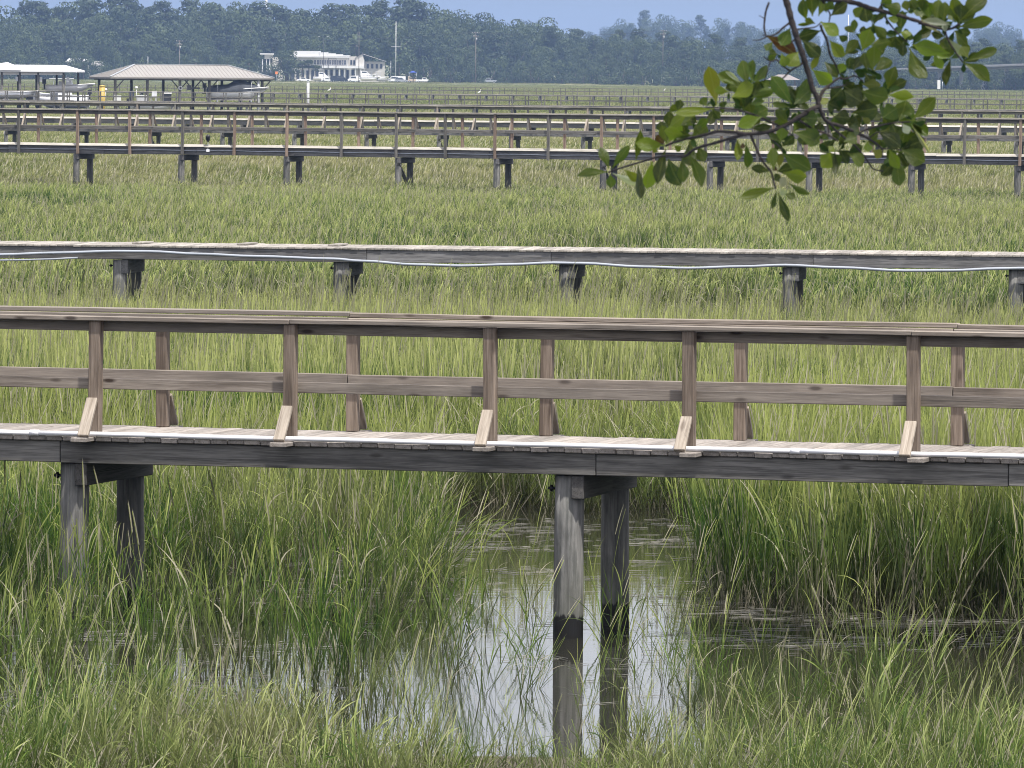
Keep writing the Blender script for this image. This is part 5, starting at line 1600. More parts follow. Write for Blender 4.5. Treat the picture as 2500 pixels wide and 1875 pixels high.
def gazebo():
    d = 1500; S = F / d; x = xat(1912, d, 2); root = empty('gazebo', (x, d, 0)); tag(root, 'small brown roofed gazebo out on the marsh, seen through the oak branch', 'gazebo')
    zb = zat(1912, 221, d); ze = zat(1912, 195, d); zr = zat(1912, 182, d); hw = 3.0
    mb = MB()
    c = [(-hw * 1.25, -hw, ze), (hw * 1.25, -hw, ze), (hw * 1.25, hw, ze), (-hw * 1.25, hw, ze)]; t = [(-1.2, 0, zr), (1.2, 0, zr)]
    mb.poly([c[0], c[1], t[1], t[0]]); mb.poly([c[1], c[2], t[1]]); mb.poly([c[2], c[3], t[0], t[1]]); mb.poly([c[3], c[0], t[0]]); mb.poly(c[::-1])
    mb.build('roof', M['brownroof'], root)
    for sx in (-2.6, 0, 2.6):
        for sy in (-2.2, 2.2): MB().box((sx, sy, (zb + ze) / 2 - .4), (.18, .18, ze - zb + .8)).build('post', M['post_old'], root)
    MB().box((0, 0, zb + .1), (7, 6, .2)).build('floor', M['deck_old'], root)
    mb = MB(); mb.box((0, -2.5, zb + 1.0), (6, .08, .1)); mb.box((0, -2.5, zb + .6), (6, .08, .08)); mb.build('railing', M['white'], root)
gazebo()
def marker():
    d = 1600; x = xat(2292, d, 1); root = empty('channel_marker', (x, d, 0)); tag(root, 'white upright marker board in the marsh at the far right', 'marker')
    z0 = zat(2292, 223, d); z1 = zat(2292, 196, d)
    MB().box((0, 0, (z0 + z1) / 2 + .3), (.72, .06, z1 - z0 - .5)).build('board', M['white'], root)
    for sx in (-.25, .25): MB().tube([(sx, .08, z0 - .5), (sx, .08, z1 + .15)], .06, 6).build('post', M['post_old'], root)
    MB().tube([(.9, .2, z0), (.9, .2, z1 - .3)], .04, 6).build('stake', M['steel'], root)
marker()
def bridge():
    a = at(2180, 168.8, 2110); b = at(2560, 154.5, 1975)
    a2 = a + (a - b) * .4; b2 = b + (b - a) * .6
    root = empty('road_bridge', (0, 0, 0)); tag(root, 'pale concrete road bridge crossing the trees at the far right', 'bridge')
    def bar(nm, p, q, w_, h_, dz, mat='concrete', dy=0): MB().bar(p + Vector((0, dy, dz)), q + Vector((0, dy, dz)), w_, h_).build(nm, M[mat], root)
    bar('deck', a2, b2, 9, .3, -.45); bar('parapet', a2, b2, .3, .55, -.05, dy=-4.6); bar('parapet', a2, b2, .3, .55, -.05, dy=4.6)
    bar('beam', a2, b2, .6, .6, -.95, dy=-3); bar('beam', a2, b2, .6, .6, -.95, dy=3)
    n = 14
    for i in range(n + 1):
        p = a2.lerp(b2, i / n)
        MB().box((p.x, p.y, p.z - 1.55), (1.0, 8.4, .5)).build('pier_cap', M['concrete'], root)
        for dy in (-3, 3): MB().box((p.x, p.y + dy, (p.z - 1.8) / 2), (.7, .7, p.z - 1.8)).build('pier', M['concrete'], root)
bridge()

def egret(px, py, d, label, h=.95):
    x = xat(px, d, .5); z0 = zat(px, py, d)
    root = empty('egret', (x, d, z0)); tag(root, label, 'bird', 'white egrets in the marsh')
    mb = MB()
    mb.tube([(-.34, 0, .30), (-.2, 0, .40), (0, 0, .50), (.12, 0, .58), (.17, 0, .70), (.13, 0, .80), (.15, 0, .90), (.22, 0, .945), (.27, 0, .94)], [.01, .07, .115, .085, .04, .028, .028, .038, .015], 10)
    mb.build('body', M['feather'], root, Matrix.Scale(h / .95, 4))
    MB().tube([(.26, 0, .94), (.40, 0, .92)], [.015, .003], 6).build('beak', M['beak'], root, Matrix.Scale(h / .95, 4))
    for sy in (-.04, .04): MB().tube([(-.02, sy, .42), (-.05, sy, .22), (0, sy, -.05)], .011, 5).build('leg', M['black'], root, Matrix.Scale(h / .95, 4))
egret(804, 226.5, 880, 'white egret standing in the marsh below the restaurant', .75)
egret(1170, 232, 900, 'white egret standing in the marsh near mid picture, below the silver pickup truck', .75)
egret(1622, 224.5, 1060, 'small far white egret just left of the oak branch', .6)

# ------------------------------------------------------------------ trees
class Leafage:
    def __init__(s): s.V = []; s.F = []; s.T = []; s.n = 0
    def lobe(s, c, r, n, size, tint, rng, shell=.55, up=0.0):
        u = rng.normal(0, 1, (n, 3)); u /= np.linalg.norm(u, axis=1)[:, None]
        rad = (shell + (1 - shell) * rng.uniform(0, 1, n) ** .6)[:, None] * (1 + .14 * np.sin(u[:, :1] * 5 + c[0]) * np.sin(u[:, 2:] * 6 + c[2]))
        p = np.array(c) + u * rad * np.array(r)
        nv = u + rng.normal(0, .26, (n, 3)) + np.array([0, 0, up]); nv /= np.linalg.norm(nv, axis=1)[:, None]
        a = np.cross(nv, rng.normal(0, 1, (n, 3))); a /= np.linalg.norm(a, axis=1)[:, None]
        b = np.cross(nv, a)
        sz = (size * rng.uniform(.5, 1.15, n))[:, None]
        quad = np.stack([p - a * sz * .55, p - b * sz * .38 + a * sz * .1, p + a * sz * .6, p + b * sz * .42], 1)
        quad[:, 1] += nv * sz * .12
        s.V.append(quad.reshape(-1, 3)); s.F.append(np.arange(n * 4).reshape(-1, 4) + s.n); s.n += 4 * n
        s.T.append(np.repeat(np.clip(tint + rng.normal(0, .16, n), 0, 1), 4))
    def mesh(s, name, mat):
        V = np.concatenate(s.V); Fq = np.concatenate(s.F)
        me = bpy.data.meshes.new(name)
        me.from_pydata(V.tolist(), [], Fq.tolist())
        a = me.attributes.new('tint', 'FLOAT', 'POINT'); a.data.foreach_set('value', np.concatenate(s.T).astype(np.float32))
        me.materials.append(mat); me.update(); return me
def oak_crown(seed):
    rng = np.random.default_rng(seed); L_ = Leafage()
    for k in range(15):
        f = (k + rng.uniform(0, 1)) / 15; a = k * 2.4 + rng.uniform(-.5, .5)
        z = .24 + .64 * f; rr = .36 * math.sqrt(max(.02, 1 - ((z - .42) / .54) ** 2)) * rng.uniform(.6, 1)
        s_ = rng.uniform(.12, .20)
        L_.lobe((rr * math.cos(a), rr * math.sin(a), z), (s_ * 1.25, s_ * 1.25, s_ * .78), 210, .040, rng.uniform(.0, 1.0), rng, .88, .1)
    L_.lobe((0, 0, .55), (.26, .26, .3), 320, .07, .3, rng, .2)
    return L_.mesh('oak_crown', M['oak'])
def pine_crown(seed):
    rng = np.random.default_rng(seed); L_ = Leafage()
    for k in range(17):
        z = .46 + .52 * (k / 16) ** .9; a = rng.uniform(0, 6.28)
        rr = .20 * (1.15 - (z - .46) / .60) * rng.uniform(.3, 1.1)
        s_ = rng.uniform(.055, .095)
        L_.lobe((rr * math.cos(a), rr * math.sin(a), z), (s_ * 1.6, s_ * 1.6, s_ * .6), 95, .038, rng.uniform(.1, .9), rng, .65, .3)
    return L_.mesh('pine_crown', M['pine'])
def bush_crown(seed):
    rng = np.random.default_rng(seed); L_ = Leafage()
    for k in range(11):
        a = rng.uniform(0, 6.28); rr = rng.uniform(0, .55); z = rng.uniform(.2, .72) * (1 - .3 * rr)
        s_ = rng.uniform(.22, .36)
        L_.lobe((rr * math.cos(a), rr * math.sin(a), z), (s_, s_, s_ * .9), 70, .10, rng.uniform(.1, .9), rng, .8, .15)
    return L_.mesh('bush_crown', M['oak'])
def cedar_crown(seed):
    rng = np.random.default_rng(seed); L_ = Leafage()
    for k in range(14):
        z = .05 + .9 * k / 13; w_ = .36 * (1 - z) + .02
        L_.lobe((0, 0, z), (w_, w_, .07), 70, .05, rng.uniform(.05, .5), rng, .6, .1)
    return L_.mesh('cedar_crown', M['pine'])
def palm_crown(seed):
    rng = np.random.default_rng(seed); V = []; Fc = []; T = []
    for k in range(46):
        el = rng.uniform(-.9, 1.35); az = rng.uniform(0, 6.28); ln = rng.uniform(.16, .22)
        d = np.array([math.cos(az) * math.cos(el), math.sin(az) * math.cos(el), math.sin(el)])
        c = np.array([0, 0, .80]) + d * ln * .45
        sd = np.cross(d, [0, 0, 1]); sd /= max(np.linalg.norm(sd), .01); up = np.cross(sd, d)
        t = rng.uniform(0, 1)
        for q in range(6):
            a0 = -1.15 + 2.3 * q / 6; a1 = a0 + .30
            b = len(V)
            tip = c + (d * math.cos((a0 + a1) / 2) + sd * math.sin((a0 + a1) / 2)) * ln * .75 - np.array([0, 0, .05]) * ln
            V += [tuple(c), tuple(c + (d * math.cos(a0) + sd * math.sin(a0)) * ln * .4), tuple(tip), tuple(c + (d * math.cos(a1) + sd * math.sin(a1)) * ln * .4 + up * .01)]
            Fc.append((b, b + 1, b + 2, b + 3)); T += [t] * 4
    me = bpy.data.meshes.new('palm_crown'); me.from_pydata(V, [], Fc)
    a = me.attributes.new('tint', 'FLOAT', 'POINT'); a.data.foreach_set('value', T); me.materials.append(M['palm']); return me
def trunk_mesh(kind, seed):
    rr = random.Random(seed); mb = MB()
    if kind == 'pine':
        pts = [(rr.uniform(-.006, .006) * i, rr.uniform(-.006, .006) * i, i / 7 * .96) for i in range(8)]
        mb.tube(pts, [.018 * (1.1 - i / 8) for i in range(8)], 7)
        for k in range(7):
            z = .5 + .06 * k; a = rr.uniform(0, 6.28); mb.tube([(0, 0, z), (.14 * math.cos(a), .14 * math.sin(a), z + .05)], [.006, .002], 5)
    elif kind == 'palm':
        mb.tube([(0, 0, -.02), (.01, 0, .3), (.005, 0, .6), (0, 0, .82)], [.022, .018, .018, .022], 8)
    elif kind == 'cedar':
        mb.tube([(0, 0, -.02), (0, 0, .5), (0, 0, .95)], [.02, .012, .004], 6)
    elif kind == 'bush':
        for k in range(4):
            a = k * 1.6 + rr.random(); mb.tube([(0, 0, -.05), (.3 * math.cos(a), .3 * math.sin(a), .5)], [.04, .02], 5)
    else:
        mb.tube([(0, 0, -.02), (.01, 0, .15), (.0, .01, .32)], [.035, .026, .020], 8)
        for k in range(6):
            a = k * 1.05 + rr.random(); mb.tube([(0, 0, rr.uniform(.2, .32)), (.14 * math.cos(a), .14 * math.sin(a), .48), (.27 * math.cos(a), .27 * math.sin(a), rr.uniform(.55, .75))], [.014, .009, .004], 5)
    me = mb.mesh('trunk'); me.materials.append(M['bark']); return me
CR = {'oak': [oak_crown(100 + i) for i in range(5)], 'pine': [pine_crown(200 + i) for i in range(5)], 'bush': [bush_crown(300 + i) for i in range(3)], 'cedar': [cedar_crown(400)], 'palm': [palm_crown(500 + i) for i in range(3)]}
TR = {k: [trunk_mesh(k, 10 + i) for i in range(2)] for k in CR}
NAMES = {'oak': 'oak_tree', 'pine': 'pine_tree', 'bush': 'bush', 'cedar': 'cedar_tree', 'palm': 'palm_tree'}
CATS = {'oak': 'tree', 'pine': 'tree', 'bush': 'bush', 'cedar': 'tree', 'palm': 'palm tree'}
trr = random.Random(21)
def tree(kind, x, d, z0, h, wscale, label, group=None):
    root = empty(NAMES[kind], (x, d, z0), trr.uniform(0, 6.28)); tag(root, label, CATS[kind], group)
    sw = h * wscale * trr.uniform(.9, 1.15)
    Sm = Matrix.Diagonal((sw, sw, h, 1))
    link('crown', trr.choice(CR[kind]), root, None, Sm)
    link('trunk', trr.choice(TR[kind]), root, None, Sm)
    return root
SKY = [(-120, 30), (0, 28), (110, 11), (200, 2), (280, -4), (380, 20), (500, 8), (560, 12), (640, 2), (670, 12), (720, 28), (800, 14), (900, 16), (985, 2), (1070, 17), (1130, 34), (1200, 44), (1270, 45), (1335, 56), (1412, 77), (1470, 88), (1520, 76), (1600, 84), (1680, 88), (1800, 98), (1900, 108), (2060, 116), (2200, 112), (2300, 106), (2400, 103), (2500, 104), (2640, 104)]
FAR = [(1380, 84), (1440, 76), (1480, 64), (1550, 36), (1600, 34), (1650, 31), (1690, 46), (1750, 46), (1850, 58), (1950, 68), (2080, 72), (2200, 84), (2340, 74), (2400, 62), (2430, 56), (2460, 60), (2520, 62), (2640, 66)]
interp = lambda T, x: float(np.interp(x, [a for a, b in T], [b for a, b in T]))
def where(px):
    for lim, s in ((140, 'above the white roofed shelter'), (270, 'by the two small houses'), (450, 'behind the boathouse left'), (640, 'behind the boathouse right'), (800, 'above the restaurant left'), (940, 'above the restaurant right'), (1090, 'around the tall white mast'), (1260, 'behind the silver pickup truck'), (1420, 'at the treeline dip'), (1640, 'on the wooded point'), (1900, 'left of the leafy branch'), (2200, 'behind the leafy branch'), (2390, 'beyond the white marker board'), (9999, 'beside the concrete bridge')):
        if px < lim: return s
def shore_d(px): return float(np.interp(px, [1300, 1700, 2100, 2500], [0, -90, -230, -330]))
px = -110.0
# back rows: the height follows the skyline of the wood
for row, (d0, f0, f1, step, yshift) in enumerate(((2560, .97, 1.06, 52, 0), (2525, .88, 1.0, 60, 0), (2490, .78, .95, 56, 0), (2430, .55, .80, 58, 0), (2385, .32, .56, 54, 0))):
    px = -115 + trr.uniform(0, 40)
    while px < 2630:
        d = d0 + shore_d(px) + trr.uniform(-18, 18)
        zt = zat(px, interp(SKY, px), d) * trr.uniform(f0, f1)
        gap = row == 4 and 600 < px < 1065
        if not gap and zt > 3:
            leftish = px < 1000
            kind = 'pine' if trr.random() < ((.62 if leftish else .34) if row < 2 else .16) else 'oak'
            rn = ('back row', 'second row', 'third row', 'middle row', 'front row')[row]
            label = '%s %s in the %s %s' % ('tall dark' if row == 0 else 'dark' if row in (1, 2) else 'rounded' if row == 3 else 'low bushy', 'pine' if kind == 'pine' else 'broadleaf tree', rn, where(px))
            tree(kind, xat(px, d, zt * .5), d, 0.2, zt * 1.02, (1.0 if kind == 'pine' else trr.uniform(.62, .85)) if zt > 12 else trr.uniform(.8, 1.1), label, 'trees of the wood on the far shore')
        px += step * trr.uniform(.75, 1.25)
# far wooded ridge on the right
for row, (d0, f0, f1) in enumerate(((4450, .95, 1.05), (4250, .80, .95), (4050, .68, .85))):
    px = 1390.0
    while px < 2640:
        d = d0 + trr.uniform(-30, 30)
        zg = float(ground_h(0, d)) - .3
        zt = zat(px, interp(FAR, px), d) * trr.uniform(f0, f1) - zg
        kind = 'pine' if trr.random() < .25 else 'oak'
        if zt > 6: tree(kind, xat(px, d, 15), d, zg, zt * 1.02, trr.uniform(.55, .75), 'hazy far %s %s' % ('pine' if kind == 'pine' else 'broadleaf tree', where(px)), 'trees on the pale far ridge')
        px += 44 * trr.uniform(.75, 1.25)
# undergrowth along the marsh edge
def edge_bush(px, d, w_px, top_py, label, kind='bush'):
    zt = zat(px, top_py, d); h = max(.8, zt - .1)
    ws = (w_px / (F / d)) / 1.7 / h
    tree(kind, xat(px, d, 2), d, .1, h, ws, label, 'bushes along the far marsh edge')
px = -110.0
while px < 2630:
    d = 2318 + shore_d(px) + trr.uniform(-8, 8)
    hor = 176 + (px - 1250) * .00785
    if not (636 < px < 1060) and not (1168 < px < 1222):
        edge_bush(px, d, trr.uniform(38, 70), hor + trr.uniform(-22, 8), 'low dark bush %s' % where(px))
    px += trr.uniform(20, 34)
px = -110.0
while px < 2630:
    d = 2345 + shore_d(px) + trr.uniform(-8, 8)
    hor = 176 + (px - 1250) * .00785
    if not (630 < px < 960):
        edge_bush(px, d, trr.uniform(50, 85), hor + (trr.uniform(-52, -18) if px < 2170 else trr.uniform(-14, 4)), 'tall bushy thicket %s' % where(px))
    px += trr.uniform(30, 46)
for px_ in (646, 668): edge_bush(px_, 2322, 34, trr.uniform(146, 156), 'dark bushy tree hiding the foot of the left wing of the restaurant')
for px_ in (640, 662, 690, 712, 1050, 1066, 1176, 1218, 1240): edge_bush(px_, 2284, trr.uniform(20, 34), 190 + trr.uniform(-3, 4), 'small scrubby bush beside the parked vehicles on the far shore')
# single trees that stand out
tree('oak', xat(698, 2325, 5), 2325, .2, zat(700, 119, 2325), 1.0, 'round dark oak in front of the left wing of the restaurant')
tree('cedar', xat(1248, 2322, 4), 2322, .2, zat(1248, 143, 2322), 1.25, 'dark cone shaped cedar right of the silver pickup truck')
for px_, py_, lb in ((870, 88, 'tall palm rising behind the restaurant, left of the pair'), (884, 104, 'tall palm rising behind the restaurant, right of the pair'), (738, 150, 'small palm in front of the restaurant, beside the round oak'), (754, 147, 'small palm in front of the restaurant, middle of three'), (770, 160, 'small palm in front of the restaurant, rightmost of three'), (975, 149, 'palm with drooping fronds just right of the white mast'), (1050, 156, 'round headed palm right of the white pickup truck'), (1100, 174, 'short palm left of the tall utility pole'), (608, 146, 'round palm above the right end of the boathouse'), (478, 144, 'palm above the middle of the boathouse roof'), (1350, 168, 'shaggy palm at the marsh edge right of the cone shaped cedar'), (1296, 160, 'leaning palm at the marsh edge beside the cone shaped cedar'), (1480, 130, 'palm against the dark wooded point'), (182, 158, 'palm in front of the white house at the far left'), (204, 152, 'palm at the right end of the white house at the far left')):
    d = 2312 if px_ not in (870, 884) else 2370
    tree('palm', xat(px_, d, 5), d, .2, zat(px_, py_, d), 1.25 if zat(px_, py_, d) < 9 else .8, lb)
tree('palm', xat(1009, 2281, 2), 2281, .2, 2.9, 2.6, 'small round palm with a skirt of dead fronds among the parked vehicles')
# ------------------------------------------------------------------ the oak branch hanging into the view
BR_D = 11.5
ZM = {1: (1400, 300, 6.9125), 2: (1680, 120, 6.9125), 3: (1680, 320, 6.9125), 4: (1960, 0, 6.9125), 5: (1960, 200, 6.381), 6: (1840, 0, 8.296), 7: (2200, 0, 6.912), 8: (1540, 150, 8.296)}
def bp(z, p, dd=0.0):
    ox, oy, s = ZM[z]
    return at(ox + p[0] / s, oy + p[1] / s, BR_D + dd)
def depth_of(px):       # the branch swings away to the left and towards the viewer on the right
    return 0.22 * math.sin(px * .006) - (px - 1900) * .0006
def bpd(z, p):
    ox, oy, s = ZM[z]
    return bp(z, p, depth_of(ox + p[0] / s))
branch = empty('oak_branch', bpd(6, (700, 0)))
tag(branch, 'leafy oak branch hanging into the view from above, dark twigs and glossy green leaves', 'branch')
BINV = branch.matrix_basis.inverted()
K = BR_D / F
def smooth_path(pts, n=4):
    out = []
    for i in range(len(pts) - 1):
        p0 = pts[max(i - 1, 0)]; p1 = pts[i]; p2 = pts[i + 1]; p3 = pts[min(i + 2, len(pts) - 1)]
        for k in range(n):
            t = k / n
            out.append(0.5 * ((2 * p1) + (p2 - p0) * t + (2 * p0 - 5 * p1 + 4 * p2 - p3) * t * t + (3 * p1 - p0 - 3 * p2 + p3) * t ** 3))
    out.append(pts[-1]); return out
def twig(name, segs, r0, r1):
    pts = []
    for z, ps in segs: pts += [bpd(z, p) for p in ps]
    pts = smooth_path(pts)
    n = len(pts)
    rr = [(r0 + (r1 - r0) * i / (n - 1)) * K * (1 + .10 * math.sin(i * 1.9)) for i in range(n)]
    mb = MB(); mb.tube(pts, rr, 8)
    return mb.build(name, M['twig'], branch, BINV)
twig('limb', [(6, [(500, -900), (590, -350), (640, -50), (700, 150), (760, 400), (830, 620), (900, 850), (990, 1100), (1050, 1300), (1130, 1560)]), (5, [(150, 100), (215, 230), (250, 390)])], 8.5, 6.0)
twig('limb', [(5, [(245, 385)]), (2, [(2100, 1010), (1950, 1100), (1800, 1190), (1640, 1290), (1400, 1385), (1200, 1420), (1000, 1430), (800, 1405), (500, 1390), (300, 1440), (0, 1510)]), (1, [(1900, 270), (1700, 330), (1555, 390)])], 6.5, 2.6)
twig('twig', [(2, [(1000, 1435), (800, 1480), (430, 1590), (200, 1650)]), (1, [(2000, 470), (1880, 560), (1600, 555), (1400, 580), (1100, 670), (800, 760), (600, 832)])], 4.2, 2.2)
twig('twig', [(2, [(1560, 1310), (1300, 1185), (1000, 1070), (750, 1010), (430, 990), (290, 985)])], 2.8, 1.6)
twig('limb', [(5, [(250, 385), (300, 500), (380, 620), (600, 690), (860, 805), (1000, 870), (1140, 960), (1240, 1050)])], 5.2, 2.8)
twig('twig', [(5, [(1235, 1045), (1400, 1040), (1545, 1065)])], 2.2, 1.5)
twig('twig', [(5, [(1238, 1045), (1245, 1170)])], 2.0, 1.3)
twig('twig', [(5, [(860, 805), (1000, 740), (1200, 680), (1400, 640), (1680, 620)])], 3.0, 1.8)
twig('twig', [(5, [(1030, 875), (1140, 792), (1210, 790)])], 1.8, 1.2)
twig('twig', [(5, [(370, 610), (400, 750), (390, 890)])], 2.4, 1.6)
twig('twig', [(5, [(420, 640), (500, 740), (640, 860), (800, 980), (950, 1150), (1040, 1280), (1110, 1360), (1250, 1390)])], 3.0, 1.6)
twig('twig', [(2, [(1880, 1200), (2050, 1310)]), (5, [(150, 730), (350, 800), (480, 880), (545, 925)])], 3.0, 1.8)
twig('twig', [(2, [(1630, 1310), (1690, 1400), (1760, 1460)])], 2.2, 1.4)
twig('twig', [(2, [(1340, 1410), (1450, 1560)]), (3, [(1450, 180), (1540, 260), (1590, 350)])], 2.8, 1.8)
twig('twig', [(3, [(1060, 80), (1180, 360), (1280, 540), (1400, 690), (1440, 850), (1480, 975)])], 3.4, 2.0)
twig('limb', [(5, [(250, 300), (310, 150), (400, 60)]), (4, [(440, 1440), (540, 1360), (650, 1300)])], 4.6, 2.6)
twig('twig', [(4, [(640, 1330), (740, 1325), (880, 1280), (1010, 1370)])], 2.4, 1.6)
twig('twig', [(4, [(400, 1490), (600, 1470), (720, 1430)])], 2.2, 1.4)
twig('twig', [(4, [(300, 420), (330, 520), (400, 660), (430, 800), (470, 950), (560, 1100), (630, 1250)])], 3.2, 2.4)
twig('twig', [(4, [(300, -200), (340, 20), (420, 160), (460, 250), (440, 380)])], 3.0, 1.4)
twig('limb', [(4, [(-100, -120), (200, -40), (500, -5), (700, 15), (900, 55), (1050, 105), (1200, 155), (1400, 205), (1620, 255), (1800, 315), (2000, 375)]), (7, [(300, 385), (450, 420), (700, 490), (860, 480), (985, 400)])], 7.0, 3.0)
twig('twig', [(7, [(740, 500), (780, 640), (900, 850), (1040, 1048)])], 2.8, 1.7)
twig('twig', [(4, [(1280, 160), (1390, -10)])], 2.6, 1.8)
twig('twig', [(4, [(1350, 230), (1480, 420), (1600, 560), (1760, 710)])], 2.4, 1.6)
twig('twig', [(6, [(760, 440), (600, 560), (480, 670), (350, 725), (180, 712)])], 3.0, 1.4)
twig('twig', [(6, [(240, 700), (212, 560), (225, 380), (250, 220), (312, 45)])], 2.2, 2.6)
twig('twig', [(6, [(225, 378), (110, 312)])], 1.4, 0.8)
twig('twig', [(6, [(300, 720), (220, 765), (110, 812), (-20, 815)])], 1.8, 1.0)
twig('twig', [(6, [(1010, 1270), (740, 1440), (620, 1560), (480, 1670)])], 2.8, 1.5)
twig('twig', [(6, [(740, 1440), (560, 1310), (470, 1212), (340, 1240), (205, 1145)])], 2.4, 1.2)
twig('twig', [(6, [(335, 1245), (280, 1450), (215, 1650)])], 1.5, 1.0)
twig('twig', [(6, [(850, 790), (720, 880), (640, 925)])], 2.2, 1.6)
twig('twig', [(6, [(880, 600), (1060, 570), (1250, 545), (1380, 440)])], 2.0, 1.4)

